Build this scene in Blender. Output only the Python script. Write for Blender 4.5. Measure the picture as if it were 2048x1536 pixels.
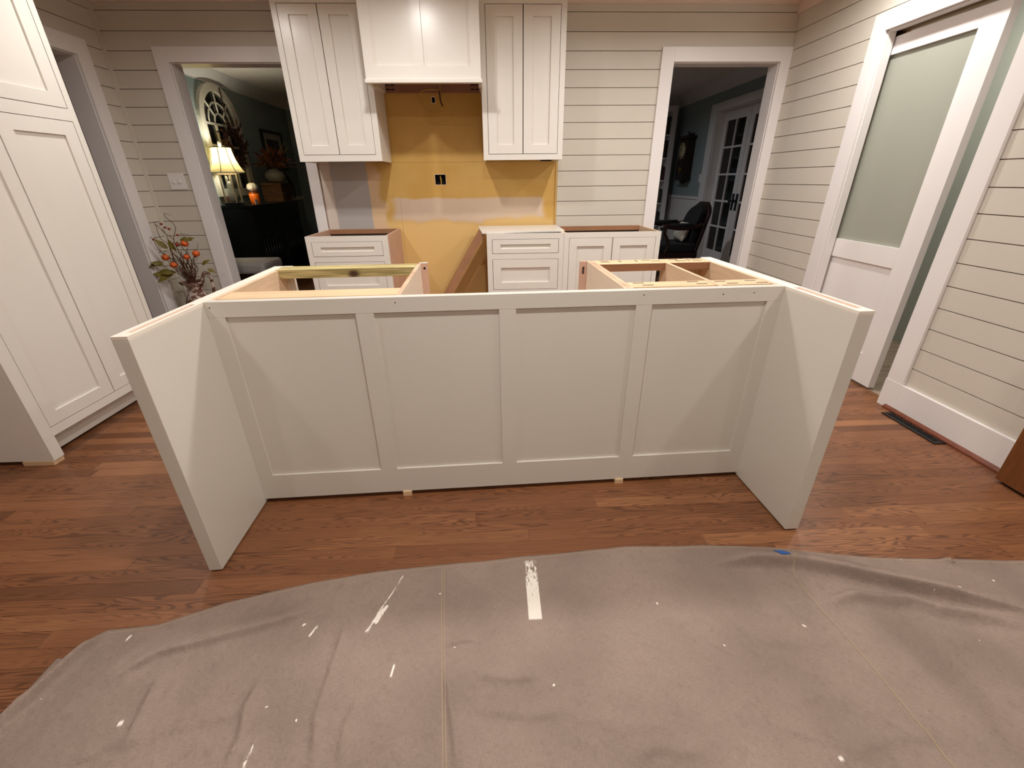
import bpy, bmesh, math, random
from mathutils import Vector, Matrix, noise
R = random.Random(7)
for o in list(bpy.data.objects): bpy.data.objects.remove(o)
S = bpy.context.scene
COL = S.collection
# ------------------------------------------------------------------ camera
F_PX, PITCH, YAW, ROLL, CH = 864.27, 0.4409, 0.0403, -0.0108, 1.2464
_cy, _sy = math.cos(YAW), math.sin(YAW)
_fw = Vector((_sy*math.cos(PITCH), _cy*math.cos(PITCH), -math.sin(PITCH)))
_rt = Vector((_cy, -_sy, 0)); _up = _rt.cross(_fw)
_r2 = _rt*math.cos(ROLL)+_up*math.sin(ROLL); _u2 = -_rt*math.sin(ROLL)+_up*math.cos(ROLL)
cam = bpy.data.cameras.new('camera'); camo = bpy.data.objects.new('camera', cam); COL.objects.link(camo)
M = Matrix((_r2, _u2, -_fw)).transposed().to_4x4(); M.translation = (0, 0, CH); camo.matrix_world = M
cam.sensor_fit = 'HORIZONTAL'; cam.sensor_width = 36; cam.lens = 36*F_PX/2048; cam.clip_start = .02; cam.clip_end = 60
S.camera = camo
def project(p):
    d = Vector(p)-Vector((0, 0, CH)); w = d.dot(_fw)
    return (1024+F_PX*d.dot(_r2)/w, 768-F_PX*d.dot(_u2)/w, w)
# ------------------------------------------------------------------ world, exposure
W = bpy.data.worlds.new('night'); S.world = W; W.use_nodes = True
W.node_tree.nodes['Background'].inputs[0].default_value = (.05, .06, .08, 1); W.node_tree.nodes['Background'].inputs[1].default_value = .15
S.cycles.max_bounces = 12; S.cycles.diffuse_bounces = 8
vs = S.view_settings; vs.view_transform = 'Standard'; vs.look = 'None'; vs.gamma = 1; vs.use_curve_mapping = False; vs.exposure = 0.0
# can lights of the house: x, y, watts, colour
WARM = (1, .965, .935)
CANS = [(-.49, 2.60, 16), (-1.65, 2.74, 10.5), (.95, 2.74, 16.5), (1.93, 2.74, 14.5), (-1.75, .90, 7), (.10, .90, 22), (1.93, .90, 10), (-1.75, -1.1, 6.5), (.10, -1.1, 13), (1.93, -1.1, 7)]
# ------------------------------------------------------------------ materials
def lin(c): return tuple(((v/255+.055)/1.055)**2.4 if v/255 > .04045 else v/255/12.92 for v in c)
MATS = {}
def mat(name, rgb, rough=.5, metal=0, spec=.5, var=0, scale=8, bump=0, bscale=40, trans=0, emit=None, estr=0, stretch=None):
    if name in MATS: return MATS[name]
    m = bpy.data.materials.new(name); m.use_nodes = True; nt = m.node_tree; b = nt.nodes['Principled BSDF']
    c = lin(rgb); b.inputs['Base Color'].default_value = (*c, 1); b.inputs['Roughness'].default_value = rough
    b.inputs['Metallic'].default_value = metal; b.inputs['Specular IOR Level'].default_value = spec; b.inputs['Transmission Weight'].default_value = trans
    if emit: b.inputs['Emission Color'].default_value = (*emit, 1); b.inputs['Emission Strength'].default_value = estr
    g = nt.nodes.new('ShaderNodeNewGeometry'); mp = nt.nodes.new('ShaderNodeMapping'); nt.links.new(g.outputs['Position'], mp.inputs[0])
    if stretch: mp.inputs['Scale'].default_value = stretch
    if var:
        n = nt.nodes.new('ShaderNodeTexNoise'); n.inputs['Scale'].default_value = scale; n.inputs['Detail'].default_value = 5
        nt.links.new(mp.outputs[0], n.inputs[0])
        r = nt.nodes.new('ShaderNodeValToRGB'); r.color_ramp.elements[0].position = .3; r.color_ramp.elements[1].position = .7
        r.color_ramp.elements[0].color = (*[v*(1-var) for v in c], 1); r.color_ramp.elements[1].color = (*[min(1, v*(1+var)) for v in c], 1)
        nt.links.new(n.outputs[0], r.inputs[0]); nt.links.new(r.outputs[0], b.inputs['Base Color'])
    if bump:
        n = nt.nodes.new('ShaderNodeTexNoise'); n.inputs['Scale'].default_value = bscale; n.inputs['Detail'].default_value = 4
        nt.links.new(mp.outputs[0], n.inputs[0])
        u = nt.nodes.new('ShaderNodeBump'); u.inputs['Strength'].default_value = bump; u.inputs['Distance'].default_value = .002
        nt.links.new(n.outputs[0], u.inputs['Height']); nt.links.new(u.outputs[0], b.inputs['Normal'])
    MATS[name] = m; return m
class NT:
    """small helper for node math"""
    def __init__(s, m): s.t = m.node_tree; s.b = s.t.nodes['Principled BSDF']
    def n(s, k, **kw):
        x = s.t.nodes.new(k)
        for a, v in kw.items(): setattr(x, a, v)
        return x
    def put(s, sock, v):
        if hasattr(v, 'is_output'): s.t.links.new(v, sock)
        elif v is not None: sock.default_value = v
    def m(s, op, a, b=None, c=None, clamp=False):
        x = s.n('ShaderNodeMath', operation=op, use_clamp=clamp); s.put(x.inputs[0], a); s.put(x.inputs[1], b)
        if c is not None: s.put(x.inputs[2], c)
        return x.outputs[0]
    def mix(s, f, a, b):
        x = s.n('ShaderNodeMix', data_type='RGBA'); s.put(x.inputs[0], f); s.put(x.inputs[6], a); s.put(x.inputs[7], b); return x.outputs[2]
    def noise(s, v, sc, det=3, rough=.5):
        x = s.n('ShaderNodeTexNoise'); s.put(x.inputs['Vector'], v); x.inputs['Scale'].default_value = sc; x.inputs['Detail'].default_value = det; x.inputs['Roughness'].default_value = rough
        return x.outputs[0]
    def xyz(s, x, y, z):
        c = s.n('ShaderNodeCombineXYZ'); s.put(c.inputs[0], x); s.put(c.inputs[1], y); s.put(c.inputs[2], z); return c.outputs[0]
    def pos(s):
        g = s.n('ShaderNodeNewGeometry'); q = s.n('ShaderNodeSeparateXYZ'); s.t.links.new(g.outputs['Position'], q.inputs[0])
        return g.outputs['Position'], q.outputs[0], q.outputs[1], q.outputs[2]
    def sstep(s, v, a, b):
        x = s.n('ShaderNodeMapRange', interpolation_type='SMOOTHSTEP'); s.put(x.inputs[0], v); x.inputs[1].default_value = a; x.inputs[2].default_value = b; return x.outputs[0]
def rgba(c): return (*lin(c), 1)
CAB = mat('cabinet_paint', (226, 222, 213), .275, var=.015, scale=3, bump=.04, bscale=120)
ISL = mat('island_paint', (212, 207, 195), .38, var=.015, scale=3, bump=.04, bscale=120)
SHIP = mat('shiplap_paint', (208, 202, 189), .5, var=.02, scale=2.5, bump=.05, bscale=90)
SHIPGAP = mat('shiplap_gap', (146, 114, 86), .8)
TRIM = mat('trim_paint', (233, 229, 227), .35, var=.012, scale=3)
CEIL = mat('ceiling_paint', (238, 230, 222), .7, var=.02)
SAGE = mat('sage_wall_paint', (146, 160, 159), .6, var=.03, scale=2)
GREYW = mat('hall_wall_paint', (150, 140, 136), .6, var=.02)
DIM = mat('shaded_interior', (70, 52, 40), .7)  # dark brown: shade of gaps and hollows put into the colour
PLY = mat('birch_plywood', (218, 190, 158), .5, var=.1, scale=6, stretch=(3, 1, 12))
PREF = mat('prefinished_plywood', (230, 212, 190), .4, var=.04, scale=6, stretch=(3, 1, 12))
PLYE = mat('plywood_edge', (206, 172, 142), .6, var=.22, scale=60, stretch=(.2, .2, 6))
MDF = mat('pink_wood_core', (206, 168, 146), .6, var=.08)
PINE = mat('pine_board', (220, 188, 148), .5, var=.12, scale=5, stretch=(1, 14, 6))
BROWNB = mat('brown_fibreboard', (158, 112, 78), .6, var=.08, scale=10)
BLACK = mat('black_hole', (10, 9, 9), .8)
DARKW = mat('black_stained_wood', (20, 18, 19), .3, var=.2, scale=6)
MAHOG = mat('mahogany', (40, 20, 17), .3, var=.3, scale=8)
BLKFAB = mat('black_fabric', (14, 14, 16), .9, bump=.3, bscale=300)
GREYFAB = mat('grey_linen', (176, 170, 166), .9, var=.06, bump=.3, bscale=400)
GLASSC = mat('clear_glass', (235, 240, 240), .05, trans=1)
DKGLASS = mat('night_window_glass', (18, 16, 18), .08, spec=.5)
IRON = mat('black_iron', (20, 17, 16), .45, metal=.3)
CREAM = mat('cream_ceramic', (226, 216, 198), .35, var=.04)
# ------------------------------------------------------------------ mesh helpers
class MB:
    def __init__(s, mp=None): s.v = []; s.f = []; s.mp = mp or (lambda a, b, c: (a, b, c)); s.sm = []
    clamp = None
    def add(s, vs, fs, smooth=False):
        o = len(s.v); s.v += [tuple(s.mp(*p)) for p in vs]; s.f += [tuple(o+i for i in f) for f in fs]; s.sm += [smooth]*len(fs); return s
    def box(s, a0, a1, b0, b1, c0, c1):
        return s.add([(a0, b0, c0), (a1, b0, c0), (a1, b1, c0), (a0, b1, c0), (a0, b0, c1), (a1, b0, c1), (a1, b1, c1), (a0, b1, c1)],
                     [(0, 3, 2, 1), (4, 5, 6, 7), (0, 1, 5, 4), (1, 2, 6, 5), (2, 3, 7, 6), (3, 0, 4, 7)])
    def ring(s, a0, a1, b0, b1, i0, i1, j0, j1, c0, c1):
        """rectangular frame: outer a,b; hole i,j; depth c0..c1 (third axis)"""
        P = []
        for c in (c0, c1): P += [(a0, b0, c), (a1, b0, c), (a1, b1, c), (a0, b1, c), (i0, j0, c), (i1, j0, c), (i1, j1, c), (i0, j1, c)]
        fs = []
        for k in range(4):
            n = (k+1) % 4
            fs += [(k, n, 4+n, 4+k), (8+k, 12+k, 12+n, 8+n), (k, 8+k, 8+n, n), (4+k, 4+n, 12+n, 12+k)]
        return s.add(P, fs)
    def tube(s, pts, r, n=6, cap=True):
        pts = [Vector(p) for p in pts]; m = len(pts); rs = r if isinstance(r, (list, tuple)) else [r]*m
        V = []; T = (pts[1]-pts[0]).normalized(); a = T.orthogonal().normalized()
        for i, p in enumerate(pts):
            T = (pts[min(i+1, m-1)]-pts[max(i-1, 0)]).normalized()
            a = (a-T*a.dot(T)); a = a.normalized() if a.length > 1e-6 else T.orthogonal().normalized(); b = T.cross(a)
            for k in range(n):
                t = 2*math.pi*k/n; V.append(tuple(p+(a*math.cos(t)+b*math.sin(t))*rs[i]))
        fs = [(i*n+k, i*n+(k+1) % n, (i+1)*n+(k+1) % n, (i+1)*n+k) for i in range(m-1) for k in range(n)]
        if cap: fs += [tuple(range(n-1, -1, -1)), tuple((m-1)*n+k for k in range(n))]
        return s.add(V, fs, True)
    def lathe(s, cx, cy, prof, n=24, lob=0, nl=8):
        V = []; m = len(prof)
        for r, z in prof:
            for k in range(n):
                t = 2*math.pi*k/n; q = r*(1-lob*abs(math.cos(nl*t/2))); V.append((cx+q*math.cos(t), cy+q*math.sin(t), z))
        fs = [(i*n+k, i*n+(k+1) % n, (i+1)*n+(k+1) % n, (i+1)*n+k) for i in range(m-1) for k in range(n)]
        fs += [tuple(range(n-1, -1, -1)), tuple((m-1)*n+k for k in range(n))]
        return s.add(V, fs, True)
    def leaf(s, p, d, up, L, w, fold=.25, n=4):
        p = Vector(p); d = Vector(d).normalized(); sd = d.cross(Vector(up)); sd = sd.normalized() if sd.length > 1e-5 else d.orthogonal().normalized(); nn = sd.cross(d)
        V = []; 
        for i in range(n+1):
            t = i/n; ww = w*math.sin(math.pi*min(1, t*.93+.07))*(.6+.4*(1-t)); c = p+d*L*t+nn*(-.25*L*t*t)
            V += [tuple(c-sd*ww+nn*fold*ww), tuple(c), tuple(c+sd*ww+nn*fold*ww)]
        fs = []
        for i in range(n): fs += [(3*i, 3*i+1, 3*i+4, 3*i+3), (3*i+1, 3*i+2, 3*i+5, 3*i+4)]
        return s.add(V, fs, True)
MW = {}
def wm(o): return MW.get(o.name, Matrix())
def empty(name, loc, rz=0):
    o = bpy.data.objects.new(name, None); COL.objects.link(o); o.location = loc; o.rotation_euler = (0, 0, rz); o.empty_display_size = .1
    MW[o.name] = Matrix.Translation(loc) @ Matrix.Rotation(rz, 4, 'Z'); return o
def tag(o, label, cat, group=None, kind=None):
    o['label'] = label; o['category'] = cat
    if group: o['group'] = group
    if kind: o['kind'] = kind
    return o
def thing(name, label, cat, loc, rz=0, group=None, kind=None): return tag(empty(name, loc, rz), label, cat, group, kind)
def obj(name, mb, m, parent=None, bevel=0, local=False, recalc=True, origin=None):
    me = bpy.data.meshes.new(name)
    V = mb.v
    off = Matrix()
    if parent is not None and not local: V = [wm(parent).inverted() @ Vector(p) for p in V]
    if parent is None and origin is not None: V = [Vector(p)-Vector(origin) for p in V]
    me.from_pydata([tuple(p) for p in V], [], mb.f)
    if any(mb.sm): me.polygons.foreach_set('use_smooth', mb.sm)
    if recalc:
        bm = bmesh.new(); bm.from_mesh(me); bmesh.ops.recalc_face_normals(bm, faces=bm.faces); bm.to_mesh(me); bm.free()
    me.materials.append(m); o = bpy.data.objects.new(name, me); COL.objects.link(o)
    if parent is not None:
        o.parent = parent; MW[o.name] = wm(parent)
    elif origin is not None:
        o.location = origin; MW[o.name] = Matrix.Translation(origin)
    if bevel:
        b = o.modifiers.new('bevel', 'BEVEL'); b.width = bevel; b.segments = 2; b.limit_method = 'ANGLE'; b.angle_limit = math.radians(50)
    return o
# facade maps: (s along wall, z up, d outward)
def mapY(plane): return lambda s, z, d: (s, plane-d, z)          # faces -Y (camera)
def mapXp(plane): return lambda s, z, d: (plane+d, s, z)          # faces +X
def mapXn(plane): return lambda s, z, d: (plane-d, s, z)          # faces -X
# ------------------------------------------------------------------ measures of the place
YW, XR, XL = 3.980, 2.332, -2.764
CZ = 2.44
ZP, Z0 = .1157, 2.3512
DH, DZ = 2.049, 2.143
# ------------------------------------------------------------------ oak floor material
def oak():
    m = bpy.data.materials.new('red_oak_strip'); m.use_nodes = True; k = NT(m)
    P, x, y, z = k.pos(); at = k.n('ShaderNodeAttribute', attribute_name='tone'); t = at.outputs['Fac']
    ox = k.m('ADD', k.m('MULTIPLY', x, 1.0), k.m('MULTIPLY', t, 71.3)); oy = k.m('ADD', y, k.m('MULTIPLY', t, 23.7))
    n1 = k.noise(k.xyz(k.m('MULTIPLY', ox, .85), k.m('MULTIPLY', oy, 12), t), 1.5, 1.8, .45)
    cath = k.m('SINE', k.m('MULTIPLY', n1, 170)); cath = k.sstep(cath, .05, .95)
    n2 = k.noise(k.xyz(k.m('MULTIPLY', ox, 3), k.m('MULTIPLY', oy, 170), t), 2.2, 4, .6)
    st = k.sstep(n2, .35, .7)
    base = k.n('ShaderNodeValToRGB'); cr = base.color_ramp
    cr.elements[0].color = rgba((108, 68, 42)); cr.elements[1].color = rgba((160, 109, 72))
    for ps, c in ((.3, (128, 82, 51)), (.7, (142, 93, 59))):
        e = cr.elements.new(ps); e.color = rgba(c)
    k.put(base.inputs[0], t)
    dark = k.mix(.8, base.outputs[0], rgba((64, 36, 21)))
    amt = k.m('MULTIPLY', cath, k.sstep(k.noise(k.xyz(k.m('MULTIPLY', ox, .7), k.m('MULTIPLY', oy, 3), t), 1.3, 1), .30, .55))
    c1 = k.mix(k.m('MULTIPLY', amt, .85), base.outputs[0], dark)
    c2 = k.mix(k.m('MULTIPLY', st, .38), c1, rgba((90, 51, 29)))
    k.put(k.b.inputs['Base Color'], c2); k.put(k.b.inputs['Roughness'], k.m('ADD', .36, k.m('MULTIPLY', st, .12)))
    bu = k.n('ShaderNodeBump'); bu.inputs['Strength'].default_value = .12; bu.inputs['Distance'].default_value = .001
    k.put(bu.inputs['Height'], k.m('SUBTRACT', 1, st)); k.put(k.b.inputs['Normal'], bu.outputs[0])
    return m
OAK = oak()
# ------------------------------------------------------------------ floor
SUB = mat('subfloor', (46, 28, 18), .9)
floor = tag(obj('floor', MB().box(-4.4, 3.6, -2.7, 8.6, -.12, -.018), SUB), 'brown oak strip floor running across the kitchen', 'floor', kind='structure')
def plank_mesh(name, lst):
    V = []; Fc = []; T = []
    for x0, x1, y0, y1, zt, t in lst:
        o = len(V); V += [(x0, y0, -.018), (x1, y0, -.018), (x1, y1, -.018), (x0, y1, -.018), (x0, y0, zt), (x1, y0, zt), (x1, y1, zt), (x0, y1, zt)]
        Fc += [tuple(o+i for i in f) for f in ((0, 3, 2, 1), (4, 5, 6, 7), (0, 1, 5, 4), (1, 2, 6, 5), (2, 3, 7, 6), (3, 0, 4, 7))]; T += [t]*8
    me = bpy.data.meshes.new(name); me.from_pydata(V, [], Fc); a = me.attributes.new('tone', 'FLOAT', 'POINT'); a.data.foreach_set('value', T)
    me.materials.append(OAK); o = bpy.data.objects.new(name, me); COL.objects.link(o); o.parent = floor; return o
def edge_y(x):   # far edge of the drop cloth
    E = [(-1.3, .85), (-1.22, .933), (-1.07, .948), (-.907, 1.016), (-.657, 1.08), (-.393, 1.119), (.087, 1.154), (.463, 1.181), (.745, 1.173), (.979, 1.148), (1.078, 1.126), (1.344, 1.081), (1.57, 1.062), (2.4, 1.0)]
    if x < -1.3: return -9
    for (a, b), (c, d) in zip(E, E[1:]):
        if a <= x <= c: return b+(d-b)*(x-a)/(c-a)
    return 1.0
planks = []; PW = .0572; y = -2.6; row = 0
while y < 8.4:
    x = -3.3 if (y > 4.1) else -2.9
    xe = 3.35 if y > 4.1 else 2.40
    x -= R.uniform(0, .9)
    while x < xe:
        L = R.choice((.45, .6, .75, .9, 1.1, 1.3, 1.6))*R.uniform(.85, 1.15)
        a, b = max(x, -3.3), min(x+L, xe)
        if b-a > .05: planks.append((a+.0003, b-.0003, y+.0003, y+PW-.0003, R.uniform(-.0003, 0), min(1, max(0, R.gauss(.5, .24)))))
        x += L
    y += PW
sc = []
for i, p in enumerate(planks):
    cx, cy = (p[0]+p[1])/2, (p[2]+p[3])/2
    if cy < .5 or cy > 3.3: sc.append((0, i)); continue
    xs = [p[0]+(p[1]-p[0])*k/6 for k in range(7)]; A = 0
    for q in xs:
        u, v, w = project((q, cy, 0))
        if 0 < u < 2048 and 0 < v < 1536 and cy > edge_y(q) and not (-1.05 < q < 1.15 and cy > 1.56) and not (cy > 2.5 and -1.6 < q < 1.5) and q > -2.2: A += (p[1]-p[0])/(w*w)
    sc.append((A, i))
sc.sort(reverse=True); big = {i for A, i in sc[:290] if A > 0}
for i in sorted(big): plank_mesh('floor_plank', [planks[i]])
rest = plank_mesh('floor_planks_rest', [p for i, p in enumerate(planks) if i not in big]); rest['kind'] = 'stuff'
pf = mat('pantry_vinyl_plank', (150, 132, 116), .45, var=.3, scale=3, stretch=(1, 9, 1))
tag(obj('floor', MB().box(2.40, 3.4, 1.5, 3.7, -.1, .002), pf), 'grey wood-look floor of the room behind the sliding door', 'floor', kind='structure')
# ------------------------------------------------------------------ ceiling
tag(obj('ceiling', MB().box(-4.4, 3.6, -2.7, 8.6, CZ, CZ+.1), CEIL), 'cream painted ceiling over the kitchen', 'ceiling', kind='structure')
# ------------------------------------------------------------------ walls
def drywall():
    m = bpy.data.materials.new('patched_drywall'); m.use_nodes = True; k = NT(m); P, x, y, z = k.pos()
    nz = k.m('SUBTRACT', k.noise(P, 3.5, 4), .5); nf = k.m('SUBTRACT', k.noise(P, 14, 4), .5)
    yel = k.mix(k.sstep(k.noise(P, 2.2, 3), .35, .65), rgba((202, 160, 80)), rgba((212, 172, 97)))
    pale = rgba((226, 190, 122)); prim = rgba((212, 192, 172)); grey = rgba((178, 172, 168))
    zz = k.m('ADD', z, k.m('ADD', k.m('MULTIPLY', nz, .05), k.m('MULTIPLY', nf, .012)))
    c = k.mix(k.sstep(k.m('ADD', z, k.m('MULTIPLY', nz, .18)), .97, .90), yel, pale)
    band = k.m('MULTIPLY', k.sstep(zz, 1.125, 1.10), k.sstep(k.m('ADD', z, k.m('MULTIPLY', nz, .16)), .915, .965))
    band = k.m('MULTIPLY', band, k.sstep(k.m('ADD', x, k.m('MULTIPLY', nz, .15)), .47, .41))
    band = k.m('MULTIPLY', band, k.sstep(k.m('ADD', x, k.m('MULTIPLY', nz, .2)), -.88, -.80))
    c = k.mix(k.m('MULTIPLY', band, .9), c, prim)
    le = k.sstep(k.m('ADD', x, k.m('MULTIPLY', nz, .3)), -.88, -.93)
    c = k.mix(k.m('MULTIPLY', le, k.sstep(z, 1.45, 1.30)), c, rgba((222, 190, 152)))
    # joints of the boards behind
    j = k.m('MULTIPLY', k.sstep(k.m('ABSOLUTE', k.m('SUBTRACT', z, 1.384)), .003, .001), k.sstep(x, -1.0, -.98)); c = k.mix(k.m('MULTIPLY', j, .5), c, rgba((150, 110, 60)))
    j = k.m('MULTIPLY', k.sstep(k.m('ABSOLUTE', k.m('SUBTRACT', x, -.765)), .0025, .001), k.sstep(z, 1.14, 1.13)); c = k.mix(k.m('MULTIPLY', j, .45), c, rgba((150, 118, 78)))
    sp = k.sstep(k.noise(P, 55, 2), .74, .78); c = k.mix(k.m('MULTIPLY', sp, .5), c, rgba((120, 90, 60)))
    g = k.sstep(k.m('ADD', x, k.m('MULTIPLY', nf, .012)), -1.009, -1.014); c = k.mix(g, c, grey)
    w = k.sstep(k.m('ADD', x, k.m('MULTIPLY', nf, .03)), -1.300, -1.318); c = k.mix(w, c, rgba((214, 200, 188)))  # whitish strip: light passing under the wall cabinet, painted into the wall
    k.put(k.b.inputs['Base Color'], c); k.b.inputs['Roughness'].default_value = .6
    return m
DRY = drywall()
TH = .012                                     # shiplap thickness
def rows_between(z0, z1):
    out = [(Z0, CZ)]+[(Z0-(k+1)*ZP, Z0-k*ZP) for k in range(0, 21)]
    return [(max(a, z0), min(b, z1)) for a, b in out if min(b, z1)-max(a, z0) > .012]
def shiplap(wall, mp, s0, s1, z0, z1):
    for a, b in rows_between(z0, z1):
        g = .0022
        obj('shiplap_board', MB(mp).box(s0, s1, a+g if a > z0+1e-4 else a, b-g if b < z1-1e-4 else b, -TH, 0), SHIP, wall)
# back wall (the wall of the range) --------------------------------
D1 = (-2.3245, -1.480); D2 = (1.4225, 2.2518)
WB = YW+TH; WT = .118
mp = mapY(WB)
b = MB(mp)
for s0, s1, a, c in ((XL-.12, D1[0], 0, CZ), (D1[0], D1[1], DH, CZ), (D1[1], -1.394, 0, CZ), (.543, D2[0], 0, CZ), (D2[0], D2[1], DH, CZ), (D2[1], XR+.16, 0, CZ), (-1.394, .543, 1.95, CZ)): b.box(s0, s1, a, c, -WT+TH, 0)
wall_back = tag(obj('wall_back', b, SHIPGAP), 'kitchen back wall clad in beige shiplap around two doorways', 'wall', kind='structure')
# bare plasterboard with a cut outlet hole and a cable hole
def holes_wall(mp, s0, s1, z0, z1, holes, d0, d1):
    xs = sorted({s0, s1, *[h[0] for h in holes], *[h[1] for h in holes]}); zs = sorted({z0, z1, *[h[2] for h in holes], *[h[3] for h in holes]})
    m = MB(mp)
    for a, b_ in zip(xs, xs[1:]):
        for c, e in zip(zs, zs[1:]):
            if not any(h[0] <= a and b_ <= h[1] and h[2] <= c and e <= h[3] for h in holes): m.box(a, b_, c, e, d0, d1)
    return m
HO = [(-.459, -.371, 1.218, 1.293), (-.437, -.414, 1.795, 1.832)]
obj('plasterboard', holes_wall(mp, -1.394, .543, 0, 1.95, HO, -.016, 0), DRY, wall_back)
obj('wall_cavity', MB(mp).box(-1.394, .543, 0, 1.95, -WT+TH, -.07), BLACK, wall_back)
obj('hole_edge', MB(mp).ring(-.4615, -.3685, 1.2155, 1.2955, -.459, -.371, 1.218, 1.293, 0, .0006), mat('gypsum', (226, 214, 196), .9), wall_back)
obj('hole_edge', MB(mp).ring(-.441, -.410, 1.791, 1.836, -.437, -.414, 1.795, 1.832, 0, .0006), MATS['gypsum'], wall_back)
mpf = mapY(YW)
shiplap(wall_back, mpf, XL, D1[0]-.095, 0, CZ)
shiplap(wall_back, mpf, D1[0]-.095, D1[1]+.086, DZ, CZ)
shiplap(wall_back, mpf, -1.394, .560, 2.0, CZ)
shiplap(wall_back, mpf, .560, D2[0]-.098, 0, CZ)
shiplap(wall_back, mpf, D2[0]-.098, XR, DZ, CZ)
obj('edge_strip', MB(mpf).box(.543, .560, .60, 1.38, -TH, -.001), mat('raw_edge', (196, 160, 96), .7), wall_back)
# rear skin of that wall, sage side
b = MB()
yb = YW+WT
for s0, s1, a, c in ((-3.3, D1[0], 0, CZ), (D1[0], D1[1], DH, CZ), (D1[1], D2[0], 0, CZ), (D2[0], D2[1], DH, CZ), (D2[1], 3.24, 0, CZ)): b.box(s0, s1, yb, yb+.012, a, c)
tag(obj('wall_dining_near', b, SAGE), 'sage wall on the far side of the two doorways', 'wall', kind='structure')
# left wall -------------------------------------------------------
LO = (2.90, 3.695)
mp = mapXp(XL-TH); b = MB(mp)
for s0, s1, a, c in ((-2.6, LO[0], 0, CZ), (LO[0], LO[1], 2.04, CZ), (LO[1], YW+.1, 0, CZ)): b.box(s0, s1, a, c, -.12, 0)
wall_left = tag(obj('wall_left', b, SHIPGAP), 'kitchen left wall clad in beige shiplap beside the tall pantry cabinet', 'wall', kind='structure')
mpf = mapXp(XL)
shiplap(wall_left, mpf, LO[1]+.112, YW-.001, 0, CZ); shiplap(wall_left, mpf, LO[0]-.1, LO[1]+.112, DZ, CZ)
shiplap(wall_left, mpf, -2.5, LO[0]-.1, 2.0, CZ); 
obj('corner_bead', MB().box(XL, XL+.018, YW-.018, YW, 0, 2.40), SHIP, wall_left)
# right wall ------------------------------------------------------
RO = (2.231, 3.046)
mp = mapXn(XR+TH); b = MB(mp)
b.box(-2.6, RO[0], 0, CZ, -.13, 0); b.box(RO[0], RO[1], 2.012, CZ, -.13, 0)
b.box(RO[1], YW, 0, CZ, -.036, 0); b.box(RO[1], YW, 0, CZ, -.13, -.10)
wall_right = tag(obj('wall_right', b, SHIPGAP), 'kitchen right wall clad in beige shiplap around the sliding door', 'wall', kind='structure')
mpf = mapXn(XR)
shiplap(wall_right, mpf, RO[1]+.106, YW-.001, 0, 2.345); shiplap(wall_right, mpf, RO[0]-.106, RO[1]+.106, 2.106, 2.345); shiplap(wall_right, mpf, -2.5, RO[0]-.106, 0, 2.345)
tag(obj('wall_front', MB().box(-2.9, 2.5, -2.7, -2.58, 0, CZ), SHIP), 'kitchen wall behind the photographer', 'wall', kind='structure')
# hall behind left opening, room behind the sliding door
b = MB(); b.box(-4.3, XL-.134, LO[1]+.02, LO[1]+.08, 0, CZ); b.box(-4.36, -4.3, 2.0, 3.8, 0, CZ); b.box(-4.3, XL-.134, 1.94, 2.0, 0, CZ)
tag(obj('wall_hall', b, GREYW), 'grey hall wall seen through the left side opening', 'wall', kind='structure')
b = MB(); b.box(3.32, 3.40, 1.4, 3.8, 0, CZ); b.box(2.475, 3.32, 3.64, 3.72, 0, CZ); b.box(2.475, 3.32, 1.44, 1.52, 0, CZ)
tag(obj('wall_pantry', b, mat('pale_sage_paint', (176, 184, 178), .6)), 'pale sage wall behind the half open sliding door', 'wall', kind='structure')
# crown and frieze
def crown(n, mp, s0, s1, zb, zt, dep, label, m=TRIM):
    V = [(s0, zb, 0), (s0, zt, 0), (s0, zt, dep), (s0, zb+.012, .008), (s0, zb, .008)]; V += [(s1, *p[1:]) for p in V]
    k = 5; fs = [tuple(range(k)), tuple(range(2*k-1, k-1, -1))]+[(i, k+i, k+(i+1) % k, (i+1) % k) for i in range(k)]
    return tag(obj('trim_%d' % n, MB(mp).add(V, fs), m), label, 'crown molding', kind='structure')
CROWN = mat('crown_paint', (224, 206, 194), .5)
crown(1, mapY(YW), XL, XR-.016, 2.398, CZ, .022, 'narrow crown molding above the back wall shiplap', CROWN)
tag(obj('trim_2', MB().box(XR-.016, XR, -2.5, YW, 2.342, CZ), CROWN), 'flat frieze board along the top of the right wall', 'frieze', kind='structure')
# door casings
def casing(n, label, mp, s0, s1, zi, zo, wl, wr, depth, sides=(1, 1), dd=.018, thr=0):
    o = thing('trim_%d' % n, label, 'door casing', (mp(s0, 0, 0)), kind='structure')
    if sides[0]: obj('casing_side', MB(mp).box(s0-wl, s0, 0, zo, 0, dd), TRIM, o, .0015)
    if sides[1]: obj('casing_side', MB(mp).box(s1, s1+wr, 0, zo, 0, dd), TRIM, o, .0015)
    obj('casing_head', MB(mp).box(s0, s1, zi, zo, 0, dd), TRIM, o, .0015)
    obj('jamb', MB(mp).box(s0-.02 if not thr else s0-.02, s0+.006, 0, zi, -depth, -.001), TRIM, o)
    obj('jamb', MB(mp).box(s1-.006, s1+.02, 0, zi, -depth if not thr else -.05, -.001), TRIM, o)
    obj('jamb_head', MB(mp).box(s0+.006, s1-.006, zi-.006, zi+.02, -depth if not thr else -.05, -.001), TRIM, o)
    return o
casing(3, 'white casing of the back left doorway to the lamp-lit dining room', mapY(YW), *D1, DH, DZ, .095, .0855, WT+.012)
casing(4, 'white casing of the back right doorway to the dark sitting room', mapY(YW), *D2, DH, DZ, .098, .0797, WT+.012)
casing(5, 'white casing of the side opening beside the tall pantry cabinet', mapXp(XL), *LO, 2.04, DZ, .1, .112, .13)
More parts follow.
